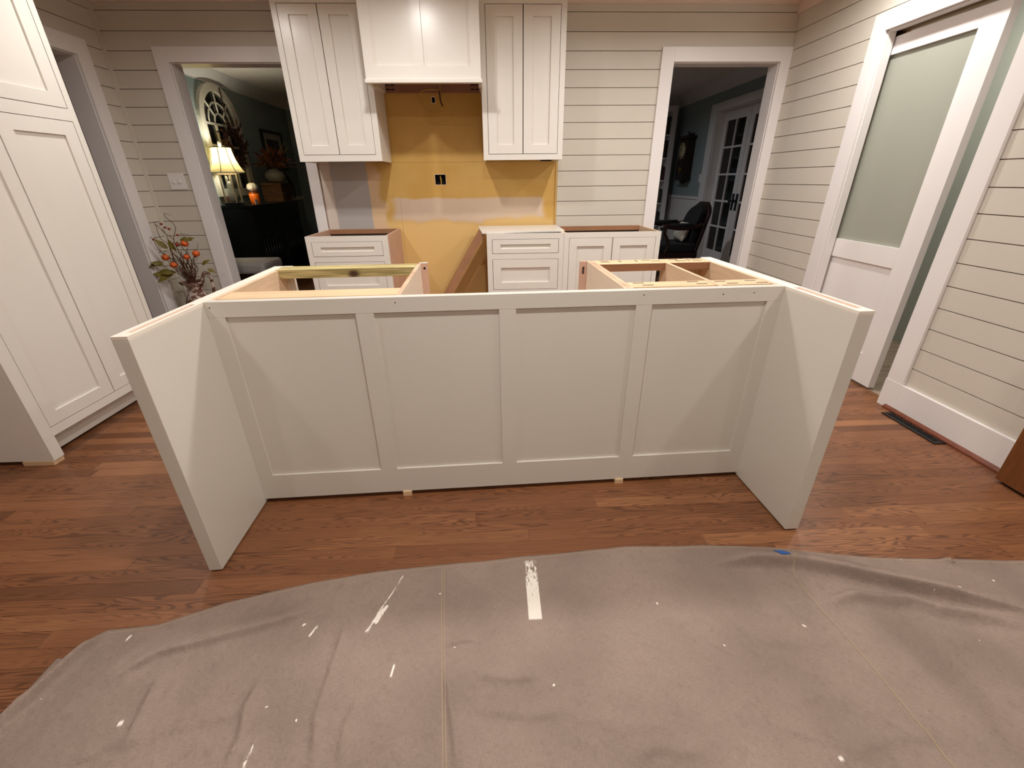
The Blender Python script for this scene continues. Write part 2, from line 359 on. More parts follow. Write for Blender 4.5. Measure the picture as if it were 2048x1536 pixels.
casing(6, 'white casing around the frosted glass sliding door', mapXn(XR), *RO, 2.012, 2.106, .106, .106, .14, thr=1)
# baseboard right + stained shoe
bb = tag(obj('baseboard_right', MB(mapXn(XR)).box(-2.5, RO[0]-.001, .012, .165, 0, .019), TRIM, bevel=.002), 'wide white baseboard under the right wall shiplap', 'baseboard', kind='structure')
V = [(-2.5, .0, 0), (-2.5, .022, 0), (-2.5, .018, .012), (-2.5, .010, .018), (-2.5, 0, .019)]; V += [(2.174, *p[1:]) for p in V]
obj('shoe_molding', MB(lambda s, z, d: (XR-.019-d, s, z)).add(V, [tuple(range(5)), tuple(range(9, 4, -1))]+[(i, 5+i, 5+(i+1) % 5, (i+1) % 5) for i in range(5)]), mat('stained_oak_trim', (112, 58, 36), .35, var=.15, scale=30), bb)
obj('casing_plinth', MB(mapXn(XR)).box(RO[0]-.108, RO[0]+.002, 0.001, .165, .018, .0195), TRIM, bb)
# ------------------------------------------------------------------ frosted sliding door
FROST = mat('frosted_glass', (184, 186, 172), .45, trans=.35, spec=.4)
dx = 2.392
d = thing('door_1', 'white sliding door with tall frosted glass pane, half open', 'door', (dx, 2.80, 0), kind='structure')
mp = mapXn(dx)
y0, y1 = 2.405, 3.19
obj('stile', MB(mp).box(y0, y0+.132, .012, 1.983, -.042, 0), TRIM, d, .0015); obj('stile', MB(mp).box(y1-.115, y1, .012, 1.983, -.042, 0), TRIM, d, .0015)
sa, sb = y0+.132, y1-.115
obj('top_rail', MB(mp).box(sa, sb, 1.895, 1.983, -.042, 0), TRIM, d); obj('lock_rail', MB(mp).box(sa, sb, .743, .858, -.042, 0), TRIM, d); obj('bottom_rail', MB(mp).box(sa, sb, .012, .20, -.042, 0), TRIM, d)
obj('glass_pane', MB(mp).box(sa, sb, .855, 1.90, -.026, -.018), FROST, d); obj('lower_panel', MB(mp).box(sa, sb, .195, .75, -.03, -.012), TRIM, d)
# ------------------------------------------------------------------ cabinets
def shaker(parent, mp, s0, s1, z0, z1, p, name='door', d1=.0, th=.019, m=None, rec=.010):
    """inset door or drawer front: ring frame and recessed panel (p = panel bounds)"""
    m = m or CAB; g = .003
    f = obj(name, MB(mp).ring(s0+g, s1-g, z0+g, z1-g, p[0], p[1], p[2], p[3], d1-th, d1), m, parent, .0012)
    obj('panel', MB(mp).box(p[0]-.004, p[1]+.004, p[2]-.004, p[3]+.004, d1-th+.002, d1-rec), m, f)
    return f
def framed(parent, mp, s0, s1, z0, z1, openings, th=.02, name='face_frame', m=None):
    """face frame with rectangular openings, all in one plane"""
    xs = sorted({s0, s1, *[v for o in openings for v in o[:2]]}); zs = sorted({z0, z1, *[v for o in openings for v in o[2:]]})
    # merge cells by building a grid mesh with shared vertices
    V = {}; F = []; vl = []
    def vi(a, b, c):
        k = (round(a, 5), round(b, 5), c)
        if k not in V: V[k] = len(vl); vl.append((a, b, c))
        return V[k]
    solid = lambda i, j: 0 <= i < len(xs)-1 and 0 <= j < len(zs)-1 and not any(o[0] <= xs[i]+1e-6 and xs[i+1] <= o[1]+1e-6 and o[2] <= zs[j]+1e-6 and zs[j+1] <= o[3]+1e-6 for o in openings)
    for i in range(len(xs)-1):
        for j in range(len(zs)-1):
            if not solid(i, j): continue
            a, b_, c, e = xs[i], xs[i+1], zs[j], zs[j+1]
            for dd in (-th, 0): F.append((vi(a, c, dd), vi(b_, c, dd), vi(b_, e, dd), vi(a, e, dd)))
            if not solid(i-1, j): F.append((vi(a, c, -th), vi(a, e, -th), vi(a, e, 0), vi(a, c, 0)))
            if not solid(i+1, j): F.append((vi(b_, c, -th), vi(b_, e, -th), vi(b_, e, 0), vi(b_, c, 0)))
            if not solid(i, j-1): F.append((vi(a, c, -th), vi(b_, c, -th), vi(b_, c, 0), vi(a, c, 0)))
            if not solid(i, j+1): F.append((vi(a, e, -th), vi(b_, e, -th), vi(b_, e, 0), vi(a, e, 0)))
    return obj(name, MB(mp).add(vl, F), m or CAB, parent)
# tall pantry ------------------------------------------------------
PX, PY0, PY1 = -2.1757, 1.857, 2.769
t = thing('pantry_cabinet', 'tall cream shaker pantry cabinet standing against the left wall', 'cabinet', (-2.46, 2.31, 0))
mp = mapXp(PX)
op = [(1.912, 2.733, .176, 1.546), (1.912, 2.733, 1.601, 2.36)]
framed(t, mp, PY0, PY1, .133, CZ-.002, op)
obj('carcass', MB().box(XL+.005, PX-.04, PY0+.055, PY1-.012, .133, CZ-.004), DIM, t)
obj('side_panel', MB().box(XL+.005, PX-.0205, PY0, PY0+.054, .022, CZ-.002), CAB, t, .0015)
obj('side_panel_foot', MB().box(PX-.0205, PX, PY0, PY0+.054, .022, .1325), CAB, t)
obj('side_panel', MB().box(XL+.005, PX-.0205, PY1-.011, PY1, .133, CZ-.002), CAB, t, .0015)
obj('toe_kick', MB().box(PX-.105, PX-.088, PY0+.055, PY1, .018, .133), CAB, t)
obj('foot_block', MB().box(PX-.15, PX-.004, PY0-.004, PY0+.050, 0, .0215), PINE, t)
for z0, z1, p0, p1 in ((.176, 1.546, .241, 1.477), (1.601, 2.36, 1.667, 2.292)):
    shaker(t, mp, 1.912, 2.3125, z0, z1, (1.974, 2.244, p0, p1)); shaker(t, mp, 2.3125, 2.733, z0, z1, (2.387, 2.656, p0, p1))
# wall cabinets ----------------------------------------------------
UD, UZ = 3.647, 1.383
def upper(label, x0, x1, doors, dz=(1.425, 2.30), pz=(1.487, 2.24)):
    t = thing('wall_cabinet', label, 'cabinet', ((x0+x1)/2, YW-.16, UZ)); mp = mapY(UD)
    framed(t, mp, x0, x1, UZ, CZ-.003, [(doors[0], doors[2], *dz)])
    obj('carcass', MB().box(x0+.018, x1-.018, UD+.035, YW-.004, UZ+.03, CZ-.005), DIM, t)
    for a, b_ in ((x0, x0+.0175), (x1-.0175, x1)): obj('side_panel', MB().box(a, b_, UD+.0205, YW-.003, UZ, CZ-.003), CAB, t)
    obj('bottom_panel', MB().box(x0+.018, x1-.018, UD+.0205, YW-.003, UZ+.012, UZ+.028), CAB, t)
    g = .0755
    shaker(t, mp, doors[0], doors[1], *dz, (doors[0]+.068, doors[1]-.066, *pz)); shaker(t, mp, doors[1], doors[2], *dz, (doors[1]+.068, doors[2]-.065, *pz))
    return t
upper('cream shaker wall cabinet left of the range hood', -1.398, -.797, (-1.362, -1.102, -.838))
t = upper('cream shaker wall cabinet right of the range hood', -.046, .543, (-.008, .248, .505), (1.421, 2.30), (1.483, 2.235))
obj('black_bracket', MB().box(.385, .468, UD+.03, UD+.06, UZ-.008, UZ+.011), BLACK, t)
# range hood cover ---------------------------------------------------
HY = 3.45; hx0, hx1 = -.796, -.044
t = thing('range_hood_cover', 'cream panelled range hood cover between the wall cabinets', 'range hood', (-.42, 3.7, 1.832)); mp = mapY(HY)
framed(t, mp, hx0, hx1, 1.854, CZ-.003, [(-.735, -.474, 1.925, 2.34), (-.411, -.108, 1.925, 2.34)], .02, 'front_frame')
obj('panel', MB(mp).box(-.740, -.470, 1.92, 2.345, -.0195, -.013), CAB, t); obj('panel', MB(mp).box(-.416, -.103, 1.92, 2.345, -.0195, -.013), CAB, t)
obj('back_board', MB(mp).box(hx0+.019, hx1-.019, 1.90, CZ-.004, -.034, -.0205), CAB, t)
for a, b_ in ((hx0, hx0+.018), (hx1-.018, hx1)): obj('side_panel', MB().box(a, b_, HY+.0205, YW-.003, 1.854, CZ-.003), CAB, t)
obj('lip_molding', MB().box(-.803, -.036, HY-.011, HY+.03, 1.831, 1.8535), CAB, t, .003)
for a, b_ in ((-.803, -.775), (-.064, -.036)): obj('lip_molding', MB().box(a, b_, HY+.0305, UD-.001, 1.831, 1.8535), CAB, t, .003)
obj('mounting_rail', MB().box(-.775, -.065, YW-.022, YW-.003, 1.857, 1.925), mat('red_brown_cleat', (150, 106, 88), .6, var=.12), t)
for x in (-.757, -.722, -.118, -.083):
    for z in (1.876, 1.905): obj('pocket_hole', MB().box(x-.014, x+.014, YW-.0235, YW-.0222, z-.004, z+.004), BLACK, t)
# base cabinets ------------------------------------------------------
BD, BH = 3.447, .8785
def drawer_bank(t, mp, s0, s1, zs):
    for z0, z1 in zs: 
        pz = .040 if z1-z0 < .15 else .066
        shaker(t, mp, s0, s1, z0, z1, (s0+.065, s1-.065, z0+.038 if z1-z0 < .15 else z0+.059, z1-pz), 'drawer')
def base_box(t, x0, x1, side=PLY, y1=YW-.02):
    obj('side_panel', MB().box(x0, x0+.017, BD+.0205, y1, .0, BH), side, t); obj('side_panel', MB().box(x1-.017, x1, BD+.0205, y1, .0, BH), side, t)
    obj('back_rail', MB().box(x0+.018, x1-.018, y1-.019, y1, BH-.036, BH), BROWNB, t); obj('back_panel', MB().box(x0+.018, x1-.018, y1-.010, y1-.001, .1, BH-.037), DIM, t)  # brown of the back rail also holds the shade inside the cabinet
    obj('bottom_panel', MB().box(x0+.018, x1-.018, BD+.021, y1-.02, .10, .118), PLY, t); obj('toe_kick', MB().box(x0+.018, x1-.018, BD+.07, BD+.085, .0, .0995), CAB, t)
DR = [(.731, .839), (.453, .690), (.150, .412)]
t = thing('base_cabinet', 'open-topped cream three-drawer base cabinet left of the range gap', 'cabinet', (-1.095, 3.7, 0)); mp = mapY(BD)
framed(t, mp, -1.398, -.787, .10, BH, [(-1.360, -.831, a, b_) for a, b_ in DR]); base_box(t, -1.398, -.787, MDF, YW-.005)
drawer_bank(t, mp, -1.360, -.831, DR)
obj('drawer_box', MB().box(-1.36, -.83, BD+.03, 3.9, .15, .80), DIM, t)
t = thing('base_cabinet', 'cream three-drawer base cabinet under the loose white board', 'cabinet', (.25, 3.7, 0))
framed(t, mp, -.042, .549, .10, BH, [(-.002, .512, a, b_) for a, b_ in DR]); base_box(t, -.042, .549); drawer_bank(t, mp, -.002, .512, DR)
obj('drawer_box', MB().box(-.01, .52, BD+.03, 3.9, .15, .84), DIM, t)
t = thing('base_cabinet', 'cream two-door base cabinet beside the back right doorway', 'cabinet', (.93, 3.7, 0))
framed(t, mp, .5505, 1.301, .10, BH, [(.591, 1.265, .15, .840)]); base_box(t, .5505, 1.301)
shaker(t, mp, .591, .9285, .15, .840, (.653, .863, .215, .777)); shaker(t, mp, .9285, 1.265, .15, .840, (.991, 1.203, .215, .778))
obj('shelf', MB().box(.569, 1.283, BD+.04, YW-.045, .46, .478), DIM, t)
# loose white board + leaning board
t = thing('loose_board', 'thin white board lying loose on top of the drawer base cabinet', 'board', (.22, 3.70, BH+.0005))
b = MB(); V = [(-.076, 3.452), (.560, 3.512), (.556, 3.945), (-.117, 3.925)]; z = BH+.001
b.add([(x, y, z) for x, y in V]+[(x, y, z+.014) for x, y in V], [(3, 2, 1, 0), (4, 5, 6, 7)]+[(i, (i+1) % 4, 4+(i+1) % 4, 4+i) for i in range(4)])
obj('board', b, CAB, t, .001)
yq = 3.58; b = MB()
P = [(-.108, yq+.02, .876), (-.052, yq, .872), (-.585, yq, .002), (-.655, yq+.02, .002)]
b.add([p for p in P]+[(p[0], p[1]+.30, p[2]) for p in P], [(3, 2, 1, 0), (4, 5, 6, 7)]+[(i, (i+1) % 4, 4+(i+1) % 4, 4+i) for i in range(4)])
tag(obj('leaning_panel', b, BROWNB, origin=(-.62, yq+.15, 0)), 'brown fibreboard panel leaning against the drawer base cabinet', 'board')
# wall bits ----------------------------------------------------------
t = thing('light_switch', 'white double toggle switch plate left of the back left doorway', 'light switch', (-2.53, YW, 1.262))
obj('plate', MB(mapY(YW)).box(-2.594, -2.468, 1.202, 1.322, 0, .006), TRIM, t, .003)
for x in (-2.556, -2.508):
    obj('toggle', MB(mapY(YW)).box(x-.006, x+.006, 1.250, 1.274, .006, .016), TRIM, t, .001)
CABLE = mat('yellow_cable', (196, 160, 74), .45)
def cat(pts, n=8):
    pts = [Vector(p) for p in pts]; P = [pts[0]*2-pts[1]]+pts+[pts[-1]*2-pts[-2]]; out = []
    for i in range(1, len(P)-2):
        for k in range(n):
            t = k/n; a, b_, c, d_ = P[i-1:i+3]; out.append(.5*((2*b_)+(c-a)*t+(2*a-5*b_+4*c-d_)*t*t+(3*b_-a-3*c+d_)*t**3))
    out.append(pts[-1]); return out
t = thing('hood_cable', 'coil of thin yellow cable hanging below the range hood', 'cable', (-.41, YW-.05, 1.70))
cw = lambda x, z, y=YW-.03: (x, y, z)
obj('cable', MB().tube(cat([cw(-.365, 1.99), cw(-.362, 1.90), cw(-.362, 1.86), cw(-.31, 1.80, YW-.06), cw(-.268, 1.74, YW-.07), cw(-.285, 1.685, YW-.06), cw(-.335, 1.665, YW-.04), cw(-.40, 1.655), cw(-.45, 1.665), cw(-.452, 1.70), cw(-.415, 1.735, YW-.05), cw(-.372, 1.725, YW-.06), cw(-.395, 1.71, YW-.05), cw(-.46, 1.735), cw(-.52, 1.80), cw(-.525, 1.85), cw(-.46, 1.875), cw(-.38, 1.872)]), .0035, 6), CABLE, t)
obj('black_lead', MB().tube(cat([cw(-.370, 1.86), cw(-.366, 1.80), cw(-.352, 1.765)]), .0045, 6), BLACK, t)
tag(obj('outlet_cable', MB().tube(cat([(-.420, YW+.075, 1.30), (-.416, YW+.03, 1.275), (-.411, YW+.025, 1.25), (-.415, YW+.04, 1.20)]), .005, 6), CABLE, origin=(-.415, YW+.04, 1.22)), 'short yellow cable inside the square outlet hole', 'cable')
# ------------------------------------------------------------------ island
IY, IA = 1.5431, .0325
isl = thing('kitchen_island', 'unfinished cream kitchen island with four-panel front and two wing walls', 'kitchen island', (0, IY, 0), IA)
IM = wm(isl)
def iobj(name, b, m, bevel=0, parent=None):      # island coordinates (x, y, z) with y as measured
    b.v = [(p[0], p[1]-IY, p[2]) for p in b.v]; return obj(name, b, m, parent or isl, bevel, local=True)
IH = .876; XA, XB, XC, XD = -1.0456, -1.0013, 1.0966, 1.1491
mp = mapY(IY); zb = .022
for a, c in ((XB, -.944), (-.496, -.432), (.018, .080), (.530, .591), (1.040, XC)): iobj('stile', MB(mp).box(a+.0001, c-.0001, .140, .820, -.02, 0), ISL)
iobj('top_rail', MB(mp).box(XB+.0001, XC-.0001, .820, IH, -.02, 0), ISL, .001); iobj('bottom_rail', MB(mp).box(XB+.0001, XC-.0001, zb, .140, -.02, 0), ISL)
for a, c in ((-.944, -.496), (-.432, .018), (.080, .530), (.591, 1.040)): iobj('panel', MB(mp).box(a-.004, c+.004, .135, .824, -.0205, -.009), ISL)
iobj('panel_backing', MB().box(XB+.001, XC-.001, IY+.021, IY+.034, zb, IH-.001), CAB)
iobj('toe_board', MB().box(XB+.02, XC-.02, IY+.05, IY+.065, 0.0, zb+.05), DIM)
for name, x0, x1, yf, yb_ in (('wing', XA, XB, 1.184, 2.243), ('wing', XC, XD, 1.196, 2.222)):
    w = iobj(name, MB().box(x0, x1, yf, yb_, .006, IH-.012), ISL, .0015)
    iobj('wing_cap', MB().ring(x0, x1, yf, yb_, x0+.015, x1-.011, yf+.035, 1.52, IH-.0119, IH), mat('white_edge', (236, 226, 212), .45), .001, w)
    iobj('wing_core', MB().box(x0+.016, x1-.0115, yf+.036, 1.519, IH-.0115, IH-.004), MDF, 0, w)
    iobj('shim', MB().box(x0+.006, x1-.006, yf+.03, yf+.09, .0, .0059), DIM, 0, w); iobj('shim', MB().box(x0+.006, x1-.006, yb_-.1, yb_-.04, .0, .0059), DIM, 0, w)
for x in (-.395, .548): iobj('shim', MB().box(x-.025, x+.012, IY-.006, IY+.04, .0, zb), PINE)
# left cabinet box of the island
iobj('box_side', MB().box(-.3525, -.335, 1.578, 2.222, .10, IH-.001), PREF)
iobj('box_edge', MB().box(-.3525, -.335, 1.578, 2.222, IH-.001, IH), PLYE)
iobj('box_side', MB().box(XB+.0005, -.985, 1.578, 2.222, .10, IH-.002), PLY)
iobj('nailer', MB().box(-.984, -.353, 1.60, 1.708, IH-.040, IH-.004), PINE)
def treated():
    m = bpy.data.materials.new('treated_lumber'); m.use_nodes = True; k = NT(m); P, x, y, z = k.pos()
    g = k.noise(k.xyz(k.m('MULTIPLY', x, 2), k.m('MULTIPLY', y, 20), k.m('MULTIPLY', z, 40)), 2.5, 4)
    c = k.mix(k.sstep(g, .35, .65), rgba((204, 186, 130)), rgba((150, 138, 86)))
    dxk = k.m('DIVIDE', k.m('ADD', x, .66), .036); dzk = k.m('DIVIDE', k.m('SUBTRACT', z, .853), .022)
    r = k.m('ADD', k.m('SQRT', k.m('ADD', k.m('MULTIPLY', dxk, dxk), k.m('MULTIPLY', dzk, dzk))), k.m('MULTIPLY', k.m('SUBTRACT', g, .5), .8))
    c = k.mix(k.sstep(r, 1.15, .35), c, rgba((72, 44, 28))); k.put(k.b.inputs['Base Color'], c); k.b.inputs['Roughness'].default_value = .65
    return m
iobj('beam', MB().box(-1.0, -.354, 2.130, 2.226, .836, IH+.001), treated(), .002)
iobj('box_floor', MB().box(-.984, -.353, 1.58, 2.22, .10, .118), PLY)
iobj('frame_stile', MB().box(-.337, -.304, 2.2225, 2.242, .10, IH), MDF); iobj('frame_stile', MB().box(-1.0, -.958, 2.2265, 2.246, .10, IH), CAB)
iobj('pocket_hole', MB().tube([(-.319, 2.2224, .853), (-.319, 2.2218, .853)], .006, 10), BLACK)
iobj('frame_cap', MB().box(-.345, -.302, 2.2225, 2.243, IH, IH+.003), CAB)
# right cabinet boxes
iobj('box_side', MB().box(.490, .507, 1.578, 2.19, .10, IH-.001), PREF); iobj('box_side', MB().box(.509, .527, 1.578, 2.19, .10, IH-.001), PLY)
iobj('box_edge', MB().box(.490, .507, 1.578, 2.19, IH-.001, IH), PLYE); iobj('box_edge', MB().box(.509, .527, 1.578, 2.19, IH-.001, IH), PLYE)
iobj('divider', MB().box(.857, .873, 1.578, 2.12, .10, IH), PLY); iobj('box_side', MB().box(1.079, XC-.0005, 1.578, 2.19, .10, IH-.001), PLY)
iobj('back_rail', MB().box(.5275, 1.0785, 2.085, 2.195, IH-.036, IH-.001), PINE); iobj('front_rail', MB().box(.5275, 1.0785, 1.60, 1.684, IH-.020, IH-.002), PINE)
iobj('rail_edge', MB().box(.528, 1.078, 2.0835, 2.0849, IH-.036, IH-.0012), mat('ply_layers', (150, 104, 72), .6, var=.3, scale=90, stretch=(.05, .05, 6)))
iobj('box_floor', MB().box(.528, .8565, 1.58, 2.18, .10, .118), PLY); iobj('box_floor', MB().box(.8735, 1.0785, 1.58, 2.18, .10, .118), PLY)
iobj('box_back', MB().box(.874, 1.078, 2.170, 2.18, .12, IH-.04), PLY)
iobj('frame_stile', MB().box(.457, .4895, 2.1755, 2.195, .10, IH), MDF)
iobj('pocket_slot', MB().box(.468, .479, 2.1749, 2.1754, .815, .850), DIM)
for x, y_ in ((.575, 2.175), (.575, 2.145), (.79, 2.175), (.83, 2.145), (.93, 2.175), (.96, 2.14), (1.04, 2.175), (1.04, 2.14), (.575, 1.668), (.60, 1.628), (.795, 1.668), (.815, 1.628), (.905, 1.662), (.935, 1.622), (1.03, 1.662), (1.055, 1.622)):
    iobj('pocket_slot', MB().box(x-.022, x+.022, y_-.004, y_+.004, IH-.0021 if y_ < 1.9 else IH-.0011, IH-.0013 if y_ < 1.9 else IH-.0003), DIM)  # flat dark boxes: the shade of the slots is in their colour
for x, y_ in ((.652, 2.16), (.735, 2.16), (.94, 2.155), (1.0, 2.155)): iobj('pocket_slot', MB().box(x-.003, x+.003, y_-.022, y_+.022, IH-.0011, IH-.0003), DIM)
for x, z in ((-.985, .856), (-.352, .856), (.555, .858), (.86, .852), (.98, .854)): iobj('screw_hole', MB(mp).box(x-.002, x+.002, z-.002, z+.002, 0, .0004), BLACK)
# ------------------------------------------------------------------ brown cabinet at right edge
t = thing('wooden_cabinet', 'brown wooden cabinet side at the right edge of the picture', 'cabinet', (2.28, 1.2, 0))
BW = mat('brown_oak_veneer', (112, 66, 30), .4, var=.18, scale=5, stretch=(8, 8, 1))
obj('body', MB().box(2.226, XR-.042, .82, 1.478, .014, .95), BW, t, .002); obj('shaded_gap', MB().box(2.245, XR-.045, .84, 1.46, 0, .0139), BLACK, t)  # black strip stands in for the shade in the gap below the body
# ------------------------------------------------------------------ floor register
t = thing('floor_register', 'black scrollwork floor vent beside the right baseboard', 'floor vent', (2.285, 1.937, 0))
obj('frame', MB().ring(2.232, 2.312, 1.770, 2.104, 2.250, 2.296, 1.795, 2.080, .0, .006), IRON, t, .001)
obj('duct', MB().box(2.249, 2.297, 1.794, 2.081, .0, .0015), BLACK, t)
for i in range(9):
    yc = 1.812+i*.0315; pts = []
    for k in range(15):
        a = k/14*math.pi*2.6; r_ = .019*(1-k/20); s = 1 if i % 2 else -1
        pts.append((2.273+s*r_*math.cos(a), yc+r_*math.sin(a)*.85, .0035))
    obj('scroll', MB().tube(pts, .0025, 5), IRON, t)
obj('center_bar', MB().box(2.271, 2.275, 1.795, 2.080, .0015, .005), IRON, t)
# ------------------------------------------------------------------ drop cloth
def bp(u, v, z=.01):
    d_ = _fw+_r2*((u-1024)/F_PX)-_u2*((v-768)/F_PX); t_ = (z-CH)/d_.z; return (d_.x*t_, d_.y*t_)
FOLDS = [  # pixels along the crest in the photo, crest height, half width far side, near side (m)
 ([(-60, 1490), (0, 1445), (80, 1386), (160, 1312), (214, 1268)], .020, .022, .012),
 ([(190, 1376), (320, 1308), (430, 1278), (560, 1244), (640, 1215)], .011, .040, .012),
 ([(322, 1352), (288, 1416), (255, 1488)], .006, .012, .012), ([(522, 1358), (495, 1410), (480, 1480), (450, 1536)], .007, .012, .010),
 ([(700, 1225), (662, 1345), (634, 1430), (626, 1540)], .006, .013, .011), ([(718, 1397), (692, 1459), (678, 1536)], .005, .012, .012),
 ([(893, 1345), (900, 1409), (910, 1480), (914, 1540)], .007, .014, .008),
 ([(1420, 1130), (1500, 1126), (1582, 1129), (1690, 1150), (1773, 1168), (1897, 1194), (2080, 1228)], .030, .055, .013),
 ([(1640, 1208), (1706, 1192), (1752, 1200), (1814, 1200), (1876, 1222), (1951, 1234), (2080, 1256)], .018, .018, .022),
 ([(955, 1352), (1010, 1362), (1075, 1352)], .006, .018, .014), ([(1266, 1515), (1309, 1491), (1364, 1505), (1423, 1498)], .006, .02, .016),
 ([(640, 1412), (860, 1382), (1090, 1345), (1330, 1322), (1530, 1298)], .006, .10, .13),
 ([(1560, 1450), (1640, 1480), (1700, 1500)], .005, .015, .012), ([(1480, 1285), (1560, 1282), (1680, 1290)], .004, .03, .02),
 ([(950, 1420), (1060, 1432), (1130, 1425)], .004, .018, .014), ([(1880, 1105), (1905, 1130)], .010, .012, .010),
 ([(300, 1470), (400, 1440), (520, 1420)], .004, .02, .015), ([(1750, 1340), (1850, 1320), (1960, 1260)], .005, .05, .04),
 ([(885, 1290), (930, 1281), (950, 1283)], .004, .01, .008), ([(130, 1530), (230, 1490), (300, 1478)], .005, .02, .015),
 ([(1180, 1440), (1260, 1460), (1330, 1450)], .003, .02, .02), ([(1580, 1380), (1640, 1400), (1700, 1395)], .003, .02, .02),
 ([(1640, 1545), (1700, 1500), (1800, 1470), (1900, 1475)], .005, .03, .02)]
FW = []
for P, h, a, c in FOLDS:
    Q = [Vector(bp(*q)) for q in P]; m3 = 3*max(a, c)
    FW.append((Q, h, a, c, min(q.x for q in Q)-m3, max(q.x for q in Q)+m3, min(q.y for q in Q)-m3, max(q.y for q in Q)+m3))
def fold_h(p):
    H = 0
    for P, h, wf, wn, xa, xb, ya, yb2 in FW:
        if p.x < xa or p.x > xb or p.y < ya or p.y > yb2: continue
        best = None; L = len(P)-1
        for i, (A, B) in enumerate(zip(P, P[1:])):
            ab = B-A; t_ = max(0, min(1, (p-A).dot(ab)/ab.dot(ab))); q = A+ab*t_; dd = (p-q).length
            if best is None or dd < best[0]: best = (dd, (i+t_)/L, ab.x*(p.y-A.y)-ab.y*(p.x-A.x))
        dd, tt, sd = best; sgn = sd if (P[-1]-P[0]).x > 0 else -sd
        w = wf if sgn > 0 else wn
        if dd < 3*w:
            end = min(1, min(tt, 1-tt)*5+.12); H += 1.55*h*end*math.exp(-(dd/w)**2)
    return H
def cloth_h(x, y):
    p = Vector((x, y)); v = Vector((x*3, y*3, 0))
    n = noise.noise(v)*.004+noise.noise(v*2.3+Vector((5, 1, 0)))*.0022+(1-abs(noise.noise(v*3.1+Vector((9, 4, 2)))))*.0016
    v2 = Vector((x*9+y*6, y*9-x*6, 3)); n += (1-abs(noise.noise(v2)))**3*.0016+noise.noise(v2*2.7)*.0006
    return max(.003, .006+n+fold_h(p))
NU, NV = 520, 300
def clothP(s, t_):
    xf = -1.296+s*(2.17+1.296); yf = edge_y(max(-1.2999, min(2.39, xf)))
    if xf < -1.22: yf = .86+.073*max(0, (xf+1.25)/.03) if xf > -1.25 else .852
    yf += .003*noise.noise(Vector((xf*7, 0, 0)))
    xn = -1.30+s*3.42; yn = .10
    tt = t_**1.0
    x = xf+(xn-xf)*tt; y = yf+(yn-yf)*tt; return x, y
V = []
for j in range(NV+1):
    for i in range(NU+1):
        x, y = clothP(i/NU, j/NV); z = cloth_h(x, y); e = min(i, NU-i, j)/2
        if e < 2: z *= .55+.225*e
        V.append((x, y, z))
Fq = [(j*(NU+1)+i, (j+1)*(NU+1)+i, (j+1)*(NU+1)+i+1, j*(NU+1)+i+1) for j in range(NV) for i in range(NU)]
